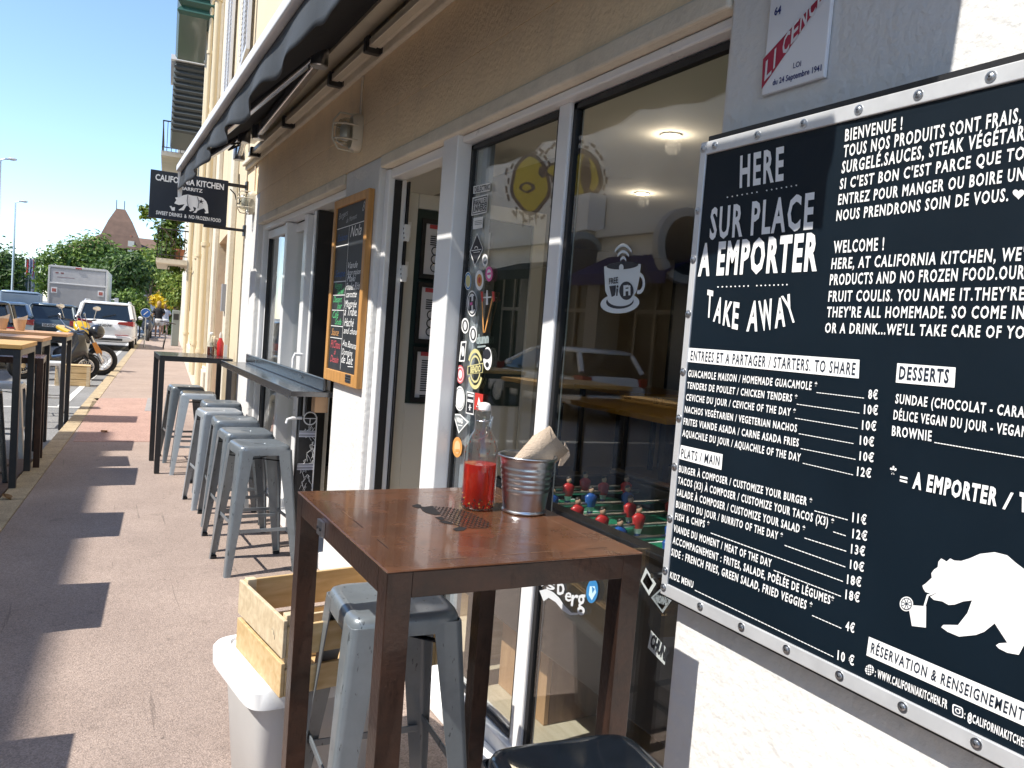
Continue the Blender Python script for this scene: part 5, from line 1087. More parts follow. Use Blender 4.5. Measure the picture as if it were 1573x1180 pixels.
m = MB(); m.prism([(FX(Y0), Y0, 9), (FX(Y0) - 8, Y0, 9), (FX(Y1) - 8, Y1, 9), (FX(Y1), Y1, 9)], (0, 0, -9 + 3.5)); m.build('wall', M_opw, o2)
m = MB(); m.prism([(FX(Y0) - .6, Y0, 3.499), (FX(Y0) - 8, Y0, 3.499), (FX(Y1) - 8, Y1, 3.499), (FX(Y1) - .6, Y1, 3.499)], (0, 0, -3.499 + ZR)); m.build('shop_front', mat('shop_dark', (.02, .022, .026), .15), o2)
for z0_, z1_, d in ((3.5, 3.75, .12), (4.1, 4.3, .2), (8.6, 8.9, .3)):
    m = MB(); m.prism([(FX(Y0) + d, Y0, z1_), (FX(Y0) + .001, Y0, z1_), (FX(Y1) + .001, Y1, z1_), (FX(Y1) + d, Y1, z1_)], (0, 0, z0_ - z1_)); m.build('cornice', M_opw, o2)
for y in (10.6, 13.2, 16.4, 19.6, 22.8, 26, 29.5, 33, 36.5): m = MB(); m.bx(FX(y) - .55, FX(y) + .12, y, y + .55, ZR, 3.498); m.build('column', mat('shop_column', (.33, .31, .28), .8), o2)
for k, y in enumerate((11.9, 15, 18.2, 21.4, 24.5, 27.7, 31)):
    m = MB()
    for q in (0, .75, 1.5): m.bx(FX(y) - .599, FX(y) - .53, y - .7 + q, y - .62 + q, ZR, 3.4)
    m.bx(FX(y) - .599, FX(y) - .535, y - .7, y + .9, 2.3, 2.4); m.build('shop_window', mat('shop_column', (0, 0, 0)), o2)
def MR(u, v, lift=.0):
    p = F(u, v, GX); d = ray(u, v); d.x = -d.x; y = p.y
    for _ in range(20):
        t = (FX(y) + lift - p.x) / d.x; y = p.y + d.y * t
    return p + d * t
def mring(m, c, rx, ry, mi, l, n=28, a0=0, tilt=0): 
    m.poly([MR(c[0] + rx * cos(2 * pi * k / n) * (1 + .05 * sin(5 * 2 * pi * k / n)), c[1] + ry * sin(2 * pi * k / n) * (1 + .06 * cos(4 * 2 * pi * k / n)), l) for k in range(n)], mi)
m = MB()
mring(m, (815, 283), 31, 46, 1, .012); mring(m, (815, 283), 26, 40, 0, .02); mring(m, (810, 288), 12, 8, 1, .03); mring(m, (809, 288), 7, 5, 0, .04)
mring(m, (893, 272), 33, 42, 1, .012); mring(m, (893, 272), 26, 34, 0, .02); mring(m, (900, 268), 8, 30, 1, .03); mring(m, (853, 262), 16, 12, 1, .012); mring(m, (853, 262), 12, 8, 0, .02)
for cx_, cy_, rx_, ry_ in ((815, 283, 35, 52), (893, 272, 37, 49)):
    for k in range(26):
        a, b = 2 * pi * k / 26, 2 * pi * (k + .8) / 26; j_ = 1 + .08 * sin(3.7 * k)
        if k % 7 == 3: continue
        m.poly([MR(cx_ + rx_ * j_ * cos(t) * q_, cy_ + ry_ * j_ * sin(t) * q_, .008) for t, q_ in ((a, 1), (b, 1), (b, 1.09), (a, 1.09))], 1)
for k in range(9):
    u, v = 800 + k * 9, 240 - k * 1.5 + 6 * sin(k * 2.3); m.poly([MR(u, v, .01), MR(u + 7, v - 9, .01), MR(u + 9, v - 7, .01), MR(u + 3, v + 2, .01)], 1)
for u, v, h_ in ((792, 322, 14), (802, 330, 20), (812, 334, 9), (822, 330, 16), (880, 318, 14), (897, 316, 8)): m.poly([MR(u, v - 4, .01), MR(u + 3, v - 4, .01), MR(u + 2, v + h_, .01), MR(u + 1, v + h_, .01)], 1)
for cx_, cy_, q_ in ((834, 264, 1), (905, 300, 1)): mring(m, (cx_, cy_), 7, 9, 1, .035)
m.build('mural', [mat('mural_yellow', (.60, .45, .03), .8), mat('mural_dark', (.09, .06, .06), .8)], o2)
m = MB(); a = MR(892, 330, .3); m.box((a.x - .05, a.y, a.z), (.5, 1.3, .9)); 
for k in range(7): m.box((a.x + .21, a.y + .2, a.z - .36 + k * .12), (.03, .7, .05), 0, 1)
m.build('air_conditioner', [M_white, M_alu], o2)
a = MR(893, 398, .5); m = MB(); m.lathe([(.62, -.1), (.66, -.09), (.66, .09), (.62, .1)], a, 30, 0, (0, 1, 0)); m.lathe([(.5, -.105), (.5, -.102)], a, 30, 1, (0, 1, 0)); m.bx(FX(a.y), a.x - .6, a.y - .03, a.y + .03, a.z - .03, a.z + .03, 0); m.build('round_sign', [mat('sign_grey', (.35, .4, .42), .5), mat('sign_slate', (.08, .1, .12), .5)], o2)
def fawn(u0, u1, v0, v1, mt, lab):
    a, b = MR(u0, v0, .6), MR(u1, v0, .6); c = MR((u0 + u1) / 2, v1, 1.2); m = MB()
    lo, hi = sorted((a.y, b.y)); zt_, zb2 = a.z, c.z
    m.loft([[Vector((FX(y) + .0, y, zt_)), Vector((FX(y) + 1.2, y, zb2 + .25)), Vector((FX(y) + 1.2, y, zb2)), Vector((FX(y) + 1.17, y, zb2)), Vector((FX(y) + 1.17, y, zb2 + .22)), Vector((FX(y), y, zt_ - .04))] for y in (lo, hi)]); return m.build('awning', mt, o2)
fawn(775, 845, 400, 428, M_awning, ''); fawn(910, 1060, 388, 436, mat('awning_blue', (.015, .02, .11), .8), '')
a = MR(1052, 378, .6); m = MB(); m.lathe([(.75, -.1), (.78, -.09), (.78, .09), (.75, .1)], a, 30, 0, (0, 1, 0)); m.lathe([(.6, -.105), (.6, -.102)], a, 30, 1, (0, 1, 0)); m.build('round_sign', [mat('sign_pale', (.5, .5, .5), .5), mat('sign_dark', (.02, .03, .04), .5)], o2)

# ================================================================== DISTANT HOUSES
def box_house(nm, lab, c, w, d, h, wall, roofm, rh, nwin=0, hip=.5):
    o = thing(nm, lab, 'house', c); x, y, z = c; m = MB(); m.bx(x - w / 2, x + w / 2, y, y + d, z, z + h); m.build('wall', wall, o)
    m = MB(); e = .6; k = hip * w / 2
    b = [Vector((x - w / 2 - e, y - e, z + h)), Vector((x + w / 2 + e, y - e, z + h)), Vector((x + w / 2 + e, y + d + e, z + h)), Vector((x - w / 2 - e, y + d + e, z + h))]; r1, r2_ = Vector((x - w / 2 + k, y + d / 2, z + h + rh)), Vector((x + w / 2 - k, y + d / 2, z + h + rh))
    m.add(b + [r1, r2_], [(0, 1, 5, 4), (1, 2, 5), (2, 3, 4, 5), (3, 0, 4), (3, 2, 1, 0)]); rf = m.build('roof', roofm, o)
    for q in range(nwin):
        wx = x - w / 2 + w * (q + .5) / nwin
        for zf in (.15, .6): m = MB(); m.bx(wx - .5, wx + .5, y - .05, y - .005, z + h * zf, z + h * zf + h * .25); m.build('window', mat('dark_pane', (.02, .025, .03), .1), o)
    return o, rf
M_broof = mat('brown_roof', (.19, .115, .08), .9, var=.25, vscale=1.2)
h, rf = box_house('villa', 'big villa with brown roofs and a steep pointed tower behind the trees', tuple(Vector((4.6, 112, 0))), 15, 11, 7.6, mat('villa_wall', (.6, .52, .42), .9), M_broof, 3.0, 5, .55)
m = MB(); tx0, ty0 = 3.2, 113.5
m.loft([[Vector((tx0 + a * r, ty0 + b * r, z)) for a, b in ((-1, -1), (1, -1), (1, 1), (-1, 1))] for r, z in ((2.6, 8.6), (2.1, 10.2), (1.35, 12.0), (.55, 13.5), (.45, 13.6))]); m.build('tower_roof', M_broof, h)
for dx in (-.5, .4): m = MB(); m.tube([(tx0 + dx, ty0, 13.4), (tx0 + dx, ty0, 14.7)], .05, 5); m.build('finial', M_blackmetal, h)
for x, w_ in ((4.1, .7), (8.0, 1.6)):
    m = MB(); m.bx(x, x + w_, 111.0, 112.0, 7.5, 9.6 if w_ < 1 else 10.4); ch_ = m.build('chimney', M_stone if w_ < 1 else M_tile, h)
    m = MB(); 
    for k in range(3 if w_ > 1 else 1): m.tube([(x + w_ * (k + .5) / (3 if w_ > 1 else 1), 111.5, 9.5), (x + w_ * (k + .5) / (3 if w_ > 1 else 1), 111.5, (9.6 if w_ < 1 else 10.4) + .7)], .15, 8)
    m.build('chimney_pot', M_tile, ch_)
box_house('small_house', 'small grey white house with a red roof beyond the person', (6.3, 84, 0), 6.5, 6, 3.0, mat('grey_wall', (.55, .55, .55), .9), M_tile, 1.0, 2)
box_house('low_building', 'pale low building behind the vans at the left', (-10.8, 105, 0), 12, 7, 4.2, mat('pale_wall', (.66, .62, .56), .9), M_tile, 1.4, 4)

# ================================================================== TREES AND PLANTS
M_lf = leafmat('plane_leaf', (.03, .085, .010), (.19, .28, .04)); M_lfd = leafmat('dark_leaf', (.018, .05, .010), (.11, .19, .03)); M_lfy = leafmat('fresh_leaf', (.06, .14, .012), (.30, .36, .06)); M_yel = leafmat('yellow_flower', (.60, .42, .01), (.8, .6, .03))
M_bark = mat('bark', (.12, .09, .065), .95, var=.3, vscale=8)
def leaves(blobs, n, size, shell=.55):
    v = []; f_ = []; tot = sum(b[1] ** 2 for b in blobs)
    for c, r in blobs:
        rz = r if not isinstance(r, tuple) else r[0]
        for _ in range(int(n * r ** 2 / tot)):
            d = Vector((R_.gauss(0, 1), R_.gauss(0, 1), R_.gauss(0, .85))).normalized() * (r * (shell + (1 - shell) * R_.random()) * (1 + .12 * R_.gauss(0, 1)))
            p = Vector(c) + d; nn = (d.normalized() + Vector((R_.uniform(-.9, .9), R_.uniform(-.9, .9), R_.uniform(-.3, 1.0)))).normalized(); a = nn.orthogonal().normalized(); a.rotate(Matrix.Rotation(R_.uniform(0, 6.28), 3, nn)); b = nn.cross(a); s_ = size * R_.uniform(.6, 1.3)
            o_ = len(v); v += [p - a * s_, p - b * s_ * .5 + nn * s_ * .15, p + a * s_, p + b * s_ * .5 + nn * s_ * .15]; f_.append((o_, o_ + 1, o_ + 2, o_ + 3))
    m_ = MB(); m_.add(v, f_); return m_
def tree(nm, lab, base, blobs, n, size, mt, tr=.2, group=None, cat='tree', cut=None):
    o = thing(nm, lab, cat, base, 0, group); B = Vector(base); top_ = sum((Vector(b[0]) for b in blobs), Vector()) / len(blobs)
    fork = B + (top_ - B) * .5; fork.x = B.x; fork.y = B.y
    m_ = MB(); m_.tube([B, B + (fork - B) * .5 + Vector((.03, 0, 0)), fork], [tr, tr * .8, tr * .65], 9)
    for c, r in blobs: mid = fork.lerp(Vector(c), .5) + Vector((0, 0, .1 * r)); m_.tube([fork, mid, Vector(c) + Vector((0, 0, .3 * r))], [tr * .5, tr * .3, tr * .08], 6)
    m_.build('trunk', M_bark, o, smooth=True); leaves(blobs, n, size).build('crown', mt, o); return o
def blobpx(lst, Y): return [((lambda p: (p.x, p.y + R_.uniform(-1.2, 1.2), p.z))(YP(u, v, Y)), r) for u, v, r in lst]
GT2 = 'trees beyond the parked vehicles'
def gnd(u, Y): p = YP(u, 465, Y); return (p.x, Y, ZR)
tree('plane_tree', 'broad green tree rising behind the grey box truck', gnd(130, 60), blobpx([(95, 405, 1.5), (120, 392, 1.4), (145, 385, 1.3), (115, 415, 1.7), (150, 405, 1.7), (80, 425, 1.2), (70, 400, .6), (175, 400, 1.2), (74, 440, .8), (135, 425, 1.6)], 60), 5200, .17, M_lf, .28, GT2)
tree('plane_tree', 'darker green tree right of the box truck', gnd(185, 56), blobpx([(165, 425, 1.3), (185, 420, 1.4), (205, 410, 1.1), (190, 440, 1.2), (210, 430, 1.0), (175, 445, 1.2), (160, 445, 1.0)], 56), 4200, .16, M_lfd, .25, GT2)
tree('plane_tree', 'lighter green tree below the villa roofs', gnd(228, 72), blobpx([(225, 405, 1.5), (238, 415, 1.3), (220, 428, 1.4), (240, 435, 1.3), (232, 398, 1.0), (215, 412, 1.2)], 72), 3000, .18, M_lfy, .22, GT2)
tree('plane_tree', 'dark green tree at the left edge beside the lamp posts', gnd(-5, 62), blobpx([(2, 430, 1.7), (-12, 415, 2.0), (5, 405, 1.0), (8, 448, 1.2), (-15, 445, 2.0)], 62), 3600, .17, M_lfd, .28, GT2)
tree('plane_tree', 'mid green tree behind the flags', gnd(28, 85), blobpx([(25, 420, 1.6), (35, 410, 1.2), (40, 430, 1.4), (20, 438, 1.5), (14, 410, .9)], 85), 2400, .2, M_lf, .25, GT2)
tree('garden_tree', 'yellow green garden tree overhanging the pavement by the wall', gnd(272, 44), blobpx([(262, 445, .55), (272, 432, .5), (268, 460, .5), (255, 438, .4), (278, 450, .5), (282, 420, .4), (262, 425, .3)], 44), 2600, .10, M_lfy, .10)
tree('shrub', 'dark green shrub beside the blue round sign', gnd(205, 50), blobpx([(195, 462, .6), (208, 458, .6), (215, 470, .5), (188, 472, .5), (205, 478, .6)], 50), 2400, .11, M_lf, .06, 'shrubs along the pavement', 'shrub')
tree('shrub', 'pale green shrub just right of the white car roof', gnd(216, 46), blobpx([(212, 472, .4), (220, 480, .4), (222, 492, .4), (212, 488, .4)], 46), 1500, .10, M_lfy, .05, 'shrubs along the pavement', 'shrub')
tree('flowering_shrub', 'bright yellow flowering shrub above the walking person', gnd(248, 50), blobpx([(243, 462, .42), (252, 459, .42), (258, 466, .4), (248, 470, .35)], 50), 1100, .10, M_yel, .05, None, 'shrub')
tree('hedge', 'green hedge at the end of the pavement behind the walkers', gnd(262, 52), blobpx([(262, 478, .5), (272, 480, .5), (262, 495, .5), (272, 498, .5), (255, 505, .4), (268, 508, .4)], 52), 2000, .10, M_lf, .05, None, 'hedge')
o = thing('balcony_plant', 'bushy green plant spilling over the first floor balcony', 'plant', S(19, -.5, 3.0))
bl = [(tuple(S(19 + R_.uniform(-1.2, 1.2), -.65 + R_.uniform(-.25, .25), z)), r) for z, r in ((3.5, .42), (4.0, .45), (4.5, .4), (5.0, .3), (3.2, .35), (3.7, .4), (4.3, .35), (2.8, .25), (4.7, .3))]
leaves(bl, 2600, .075, .2).build('foliage', M_lf, o); m = MB()
for c, r in bl: m.tube([S(19, -.5, 3.02), (S(19, -.5, 3.0) + Vector(c)) / 2 + Vector((0, 0, .2)), c], [.02, .014, .005], 5)
m.build('stem', M_bark, o)
bq = [YP(u, v, 23.5) for u, v in ((268, 372), (252, 352), (238, 342), (226, 334))]
m = MB(); m.tube(bq, [.018, .014, .01, .006], 5); m.tube([bq[0], S(18.6, -.6, 3.4)], .018, 5); m.build('branch', M_bark, o)
leaves([(tuple(YP(u, v, 23.5)), r) for u, v, r in ((224, 326, .16), (218, 320, .12), (230, 333, .13), (221, 334, .12), (228, 318, .09))], 300, .055, .1).build('foliage', M_lfy, o)
o = thing('terracotta_pot', 'terracotta pot hanging at the corner of the planted balcony', 'pot', S(18.2, -.5, 3.01)); m = MB(); m.lathe([(.12, 0), (.17, .25), (.19, .26), (.19, .31), (.15, .31)], S(17.9, -.4, 3.02), 16); m.build('pot', M_tile, o, smooth=True)

# ================================================================== STREET FURNITURE
def lamp(lab, u0, v0, u1, v1, Y, arm_):
    t = YP(u0, v0, Y); b = Vector((t.x, Y, ZR)); o = thing('street_lamp', lab, 'street lamp', b, 0, 'street lamps by the car park')
    m = MB(); m.tube([b, Vector((t.x, Y, (t.z + ZR) / 2)), t], [.09, .07, .045], 9); m.build('pole', M_galv, o, smooth=True)
    m = MB(); m.tube([t, t + Vector((arm_ * .5, 0, .08)), t + Vector((arm_, 0, .1))], .035, 6); m.build('arm', M_galv, o)
    m = MB(); m.ball(t + Vector((arm_ * 1.3, 0, .12)), (abs(arm_) * .55, .16, .07), 12, 6); m.build('lamp_head', mat('lamp_grey', (.5, .5, .5), .4), o, smooth=True)
lamp('slim street lamp with a short arm rising beside the flags', 24, 311, 15, 440, 58, .35); lamp('tall street lamp at the left edge, cut off by the frame', 1, 246, -4, 450, 44, .35)
for u, colr_, lab in ((40, ((.5, .03, .04), (.6, .6, .6)), 'red and white flag hanging on the leftmost pole'), (45.5, ((.03, .05, .25), (.6, .6, .6), (.5, .03, .04)), 'blue white and red flag hanging on the middle pole'), (51, ((.35, .37, .4), (.05, .06, .1)), 'grey and dark flag hanging on the right pole')):
    t = YP(u, 394, 75); b = Vector((t.x, 75, ZR)); o = thing('flag', lab, 'flag', b, 0, 'flags on poles')
    m = MB(); m.tube([b, t], [.05, .035], 7); m.build('flagpole', M_white, o)
    m = MB(); n_ = 9; rows = 8; g = []
    for j in range(rows + 1):
        for i in range(n_ + 1): x = .30 * i / n_; g.append(Vector((t.x + .04 + x + .03 * sin(j * .8), 75 + .12 * sin(i * 1.5 + j * .4), t.z - .15 - 2.6 * j / rows - .25 * x)))
    m.v = [tuple(p) for p in g]
    for j in range(rows):
        for i in range(n_): m.f.append((j * (n_ + 1) + i, j * (n_ + 1) + i + 1, (j + 1) * (n_ + 1) + i + 1, (j + 1) * (n_ + 1) + i)); m.m.append(min(len(colr_) - 1, i * len(colr_) // n_))
    m.build('cloth', [mat('flag_%d_%d' % (u, k), c_, .8) for k, c_ in enumerate(colr_)], o, smooth='all')
a, b = YP(27, 447, 62), YP(49, 426, 62); o = thing('notice_board', 'white framed glazed notice board standing in front of the flags', 'notice board', (a.x, 62, ZR))
m = MB(); w_ = b.x - a.x
for x in (a.x, a.x + w_ * .5, a.x + w_ * .76, b.x): m.bx(x - .03, x + .03, 62, 62.1, ZR, b.z)
m.bx(a.x, b.x, 62.002, 62.098, b.z - .06, b.z); m.bx(a.x, b.x, 62.002, 62.098, a.z - .2, a.z - .12); m.build('frame', M_white, o)
m = MB(); m.bx(a.x + .031, b.x - .031, 62.04, 62.05, a.z - .12, b.z - .06); m.build('panel', mat('blue_panel', (.06, .13, .2), .2), o)
p = YP(224, 481, 33); o = thing('round_blue_sign', 'round blue road sign low beside the pavement edge', 'sign', (p.x, 33, 0)); m = MB(); m.lathe([(.17, -.01), (.175, 0), (.17, .01)], p, 26, 0, (0, -1, 0)); m.lathe([(.165, .0105), (.165, .0115)], p, 26, 1, (0, -1, 0)); m.build('disc', [M_white, mat('sign_blue', (.02, .12, .42), .4)], o)
m = MB(); m.tube([(p.x, 33.04, 0), (p.x, 33.04, p.z + .12)], .022, 8); m.build('post', M_galv, o); m = MB(); m.bar((p.x - .07, 32.985, p.z - .07), (p.x + .07, 32.985, p.z + .07), .03, .003, 0, (0, 1, 0)); m.build('symbol', M_white, o)
p = G(262, 520); o = thing('meter_post', 'grey parking meter post standing on the pavement near the walkers', 'parking meter', (p.x, 36, 0)); q = YP(270, 500, 36); m = MB(); m.bx(q.x - .14, q.x + .14, 36, 36.25, 0.0, 1.5); m.build('body', mat('meter_grey', (.24, .26, .24), .5), o, bevel=.02); m = MB(); m.bx(q.x - .1, q.x + .1, 35.985, 35.999, 1.1, 1.35); m.build('screen', M_blackmetal, o)
for u, Y in ((222, 40), (226, 44)):
    p = YP(u, 465, Y); o = thing('parked_motorcycle', 'dark motorcycle parked behind the round blue sign' if u == 222 else 'second dark motorcycle parked beyond the blue sign', 'motorcycle', (p.x + .2, Y, ZR), 0, 'motorcycles at the far kerb')
    m = MB(); m.torus((p.x + .2, Y, ZR + .3), .26, .07, (1, 0, 0), 20, 8); m.build('wheel', M_rubber, o, smooth=True); m = MB(); m.ball((p.x + .2, Y + .7, .65), (.24, .7, .32), 12, 8); m.ball((p.x + .2, Y + 1.0, .95), (.2, .3, .25), 10, 8); m.build('body', mat('bike_dark', (.02, .025, .04), .3), o, smooth=True)
    m = MB(); m.tube([(p.x - .15, Y + 1.1, 1.1), (p.x + .55, Y + 1.1, 1.1)], .02, 6); m.build('handlebar', M_blackmetal, o)

# ================================================================== VEHICLES
M_tyre = mat('tyre', (.018, .018, .018), .85); M_carglass = mat('car_glass', (.012, .018, .024), .06, spec=.8); M_tail = mat('tail_light', (.35, .012, .015), .15, coat=.5); M_trim = mat('black_trim', (.02, .02, .022), .6)
def car(nm, lab, cat, loc, rz, paint, L, Wd, H, belt, kind, plate=None, tail='wide', group=None):
    o = thing(nm, lab, cat, loc, rz, group); hw = Wd / 2; gc_ = .22
    m = MB(); st = [(0.0, .86, .42, belt - .22), (.06, .95, .34, belt - .06), (.25, .985, .28, belt), (L * .25, 1, .24, belt + .01), (L * .6, 1, .24, belt), (L * .74, .99, .24, belt - .04), (L * .93, .93, .28, belt - .16), (L - .02, .8, .36, belt - .36), (L, .7, .42, belt - .42)]
    loops = []
    for y, w_, z0, z1 in st: loops.append([Vector((p.x, y, (z0 + z1) / 2 + p.y)) for p in sup(hw * w_, (z1 - z0) / 2, 4.5, 28)])
    m.loft(loops); body = m.build('body', paint, o, smooth='all', local=True)
    # cabin
    yb0, yb1 = (.12, L * .76) if kind != 'sedan' else (.75, L * .78); yr0, yr1 = (.45, L * .5) if kind in ('hatch', 'suv') else ((.15, L * .66) if kind == 'van' else (1.35, L * .52)); wr = .80 if kind != 'van' else .9
    def cl(z, y0, y1, w_): return [Vector((hw * w_ * sx_ , y, z)) for sx_, y in ((-.93, y0), (.93, y0), (1, y0 + .12), (1, y1 - .2), (.9, y1), (-.9, y1), (-1, y1 - .2), (-1, y0 + .12))]
    zs = [(belt - .06, yb0, yb1, .965), (belt + .02, yb0 + .02, yb1 - .06, .95), (H - .12, yr0 - .05, yr1 + .1, wr + .03), (H - .05, yr0, yr1, wr)]
    m = MB(); m.loft([cl(*q) for q in zs]); m.build('windows', M_carglass, o, smooth=True, local=True)
    m = MB(); m.loft([cl(H - .10, yr0 - .07, yr1 + .06, wr + .028), cl(H - .045, yr0 - .05, yr1 + .01, wr + .01), cl(H - .008, yr0 + .12, yr1 - .12, wr - .1), cl(H, yr0 + .4, yr1 - .4, wr - .3)])
    m.build('roof', paint, o, smooth='all', local=True)
    for sx_ in (-1, 1):
        for (a, b) in ((cl(*zs[1])[0], cl(*zs[2])[0]), (cl(*zs[1])[4], cl(*zs[2])[4])):
            A, B = a.copy(), b.copy(); A.x = abs(A.x) * sx_; B.x = abs(B.x) * sx_; m = MB(); m.tube([A, B], .06, 8); m.build('pillar', paint, o, smooth=True, local=True)
        yk = (yb0 + yb1) * .5; m = MB(); m.tube([Vector((sx_ * hw * .952, yk, belt)), Vector((sx_ * hw * (wr + .032), yk - .05, H - .1))], .04, 6); m.build('pillar', paint, o, smooth=True, local=True)
        m = MB(); m.tube([Vector((sx_ * hw * .955, yb0 + .75, belt)), Vector((sx_ * hw * (wr + .034), yr0 + .5, H - .1))], .07, 6); m.build('pillar', paint, o, smooth=True, local=True)
    for sx_ in (-1, 1):
        m = MB(); zl = belt - .14
        if tail == 'wide': m.loft([[Vector((sx_ * hw * a, y, zl + z)) for a, y, z in ((.93, .0, .08), (.45, -.03, .05), (.40, -.03, -.03), (.93, .02, -.09))], [Vector((sx_ * hw * a, y, zl + z)) for a, y, z in ((.985, .22, .08), (.5, .2, .05), (.5, .2, -.03), (.985, .22, -.09))]])
        else: m.loft([[Vector((sx_ * hw * a, y, zl + z)) for a, y, z in ((.95, .0, .10), (.70, -.02, .08), (.70, -.02, -.08), (.95, .02, -.10))], [Vector((sx_ * hw * a, y, zl + z)) for a, y, z in ((.99, .25, .10), (.72, .2, .08), (.72, .2, -.08), (.99, .25, -.10))]])
        m.build('tail_light', M_tail, o, bevel=.01, local=True)
        m = MB(); m.ball((sx_ * (hw + .08), L * .64, belt + .06), (.09, .06, .07), 10, 6); m.build('wing_mirror', paint, o, smooth=True, local=True)
        for y in (.82, L - .85):
            m = MB(); m.torus((sx_ * (hw - .12), y, .33), .245, .09, (1, 0, 0), 24, 8); wo = m.build('wheel', M_tyre, o, smooth=True, local=True); m = MB(); m.lathe([(.2, -.01), (.19, .03), (.06, .05), (.0, .05)], (sx_ * (hw - .06), y, .33), 18, 0, (sx_, 0, 0)); r_ = m.build('rim', M_alu, wo, smooth=True, local=True)
    m = MB(); m.loft([[Vector((p.x, y, .43 + p.y)) for p in sup(hw * w_, .10, 4, 20)] for y, w_ in ((-.06, .82), (-.03, .93), (.3, .985))]); m.build('bumper', M_trim if kind != 'suv' else paint, o, smooth='all', local=True)
    m = MB(); m.bx(-hw * .6, hw * .6, -.085, -.06, .36, .44); 
    if kind == 'suv': m.build('diffuser', M_trim, o, local=True); m = MB(); m.bx(-hw * .8, -hw * .35, -.075, -.055, .55, .575); m.bx(hw * .35, hw * .8, -.075, -.055, .55, .575); m.build('reflector', M_tail, o, local=True)
    m = MB(); m.bx(-.26, .26, -.05, -.035, belt - .30, belt - .19, 0)
    if plate: textc(m, plate, (0, -.0515, belt - .245), (1, 0, 0), (0, 0, 1), .075, .44, 1, bold=.04)
    m.build('number_plate', [mat('plate_white', (.75, .75, .74), .4), M_dark_ink], o, local=True)
    m = MB(); m.bar((-.1, yb0 - .03, belt + .05), (.32, yb0 + .06, belt + .16), .02, .02); m.build('wiper', M_trim, o, local=True)
    return o
sv = car('suv_car', 'white estate car with wide red tail lights parked at the kerb', 'car', (.56, 31.6, ZR), radians(-4.5), mat('car_white', (.75, .76, .77), .25, .0, coat=.6), 4.6, 1.93, 1.72, 1.12, 'suv', 'AK-633-FW')
m = MB()
for k in range(4): m.torus((-.12 + .08 * k, -.034, .99), .045, .008, (0, 1, 0), 18, 5)
m.build('emblem', M_alu, sv, local=True)
m = MB()
for sx_ in (-1, 1): m.tube([(sx_ * .7, .6, 1.68), (sx_ * .7, .75, 1.75), (sx_ * .7, 2.6, 1.75), (sx_ * .7, 2.8, 1.69)], .025, 6)
m.build('roof_rail', M_alu, sv, local=True)
car('hatchback_car', 'dark blue grey hatchback left of the white car', 'car', (-1.12, 32.4, ZR), radians(-3), mat('car_slate', (.06, .085, .10), .25, .2, coat=.6), 3.9, 1.66, 1.50, .98, 'hatch', 'DE-420-QZ', 'narrow')
car('saloon_car', 'pale blue saloon car between the black car and the van', 'car', (-2.35, 30.5, ZR), radians(6), mat('car_pale_blue', (.30, .40, .50), .25, .2, coat=.6), 4.3, 1.7, 1.46, .98, 'sedan', None, 'narrow')
car('hatchback_car', 'black car cut off at the left edge behind the wooden tables', 'car', (-2.22, 20.8, ZR), radians(4), mat('car_black', (.015, .017, .02), .2, .1, coat=.7), 4.0, 1.72, 1.52, 1.0, 'hatch', None, 'narrow')
car('panel_van', 'blue grey panel van further back with plain rear doors', 'van', (-2.95, 46.5, ZR), radians(3), mat('van_blue_grey', (.22, .29, .37), .35, .1, coat=.4), 4.4, 1.85, 1.95, 1.1, 'van', None, 'narrow')
vn = [x for x in bpy.data.objects if x.name == 'panel_van'][0]
m = MB(); m.loft([[Vector((p.x, .03 + .25 * max(0, (z - 1.1)) * .3, z)) for p in [Vector((-.88 + .08 * (z - 1), 0, 0)), Vector((.88 - .08 * (z - 1), 0, 0)), Vector((.88 - .08 * (z - 1), .0, 0))]] for z in (.95, 1.85)], 0, False, False); m = MB(); m.bx(-.80, .80, .02, .10, 1.02, 1.80); m.bx(-.006, .006, .01, .02, .5, 1.80); m.bx(-.35, .1, .0, .02, 1.72, 1.75); m.build('rear_door', mat('van_blue_grey', (0, 0, 0)), vn, bevel=.02, local=True)
car('hatchback_car', 'white car parked across the road, seen only mirrored in the glass', 'car', (-6.6, 13.0, ZR), radians(-3), mat('car_white', (0, 0, 0)), 4.1, 1.75, 1.5, 1.0, 'hatch', None, 'narrow')
car('saloon_car', 'grey car parked across the road behind the mirrored white one', 'car', (-6.2, 18.6, ZR), radians(-3), mat('car_mid_grey', (.2, .21, .22), .25, .2, coat=.6), 4.3, 1.72, 1.46, .98, 'sedan', None, 'narrow')
# box truck
tk = thing('box_truck', 'grey box truck seen from behind, tallest vehicle in the row', 'truck', (-.42, 41, ZR), radians(-3))
M_tg = mat('truck_grey', (.36, .36, .37), .5, var=.12, vscale=2); M_tr = mat('truck_rail', (.62, .62, .62), .4)
hw = 1.17; z0, z1 = .95, 3.16
m = MB(); m.bx(-hw, hw, .02, 6, z0, z1); m.build('box_body', mat('truck_side', (.42, .44, .45), .45, var=.06), tk, bevel=.02, local=True)
m = MB(); m.bx(-hw + .06, hw - .06, -.01, .019, z0 + .05, 2.36); 
m.build('roller_door', M_tg, tk, local=True)
m = MB(); m.bx(-hw + .1, hw - .1, -.012, .019, 2.42, 3.02); m.build('header_panel', mat('truck_panel', (.50, .50, .51), .5, var=.1), tk, local=True)
m = MB()
for a in ((-hw - .01, -hw + .06, z0, z1), (hw - .06, hw + .01, z0, z1), (-hw + .06, hw - .06, z1 - .07, z1 + .02), (-hw + .06, hw - .06, 2.36, 2.42)): m.bx(a[0], a[1], -.03, .018, a[2], a[3])
m.build('frame_rail', M_tr, tk, bevel=.01, local=True)
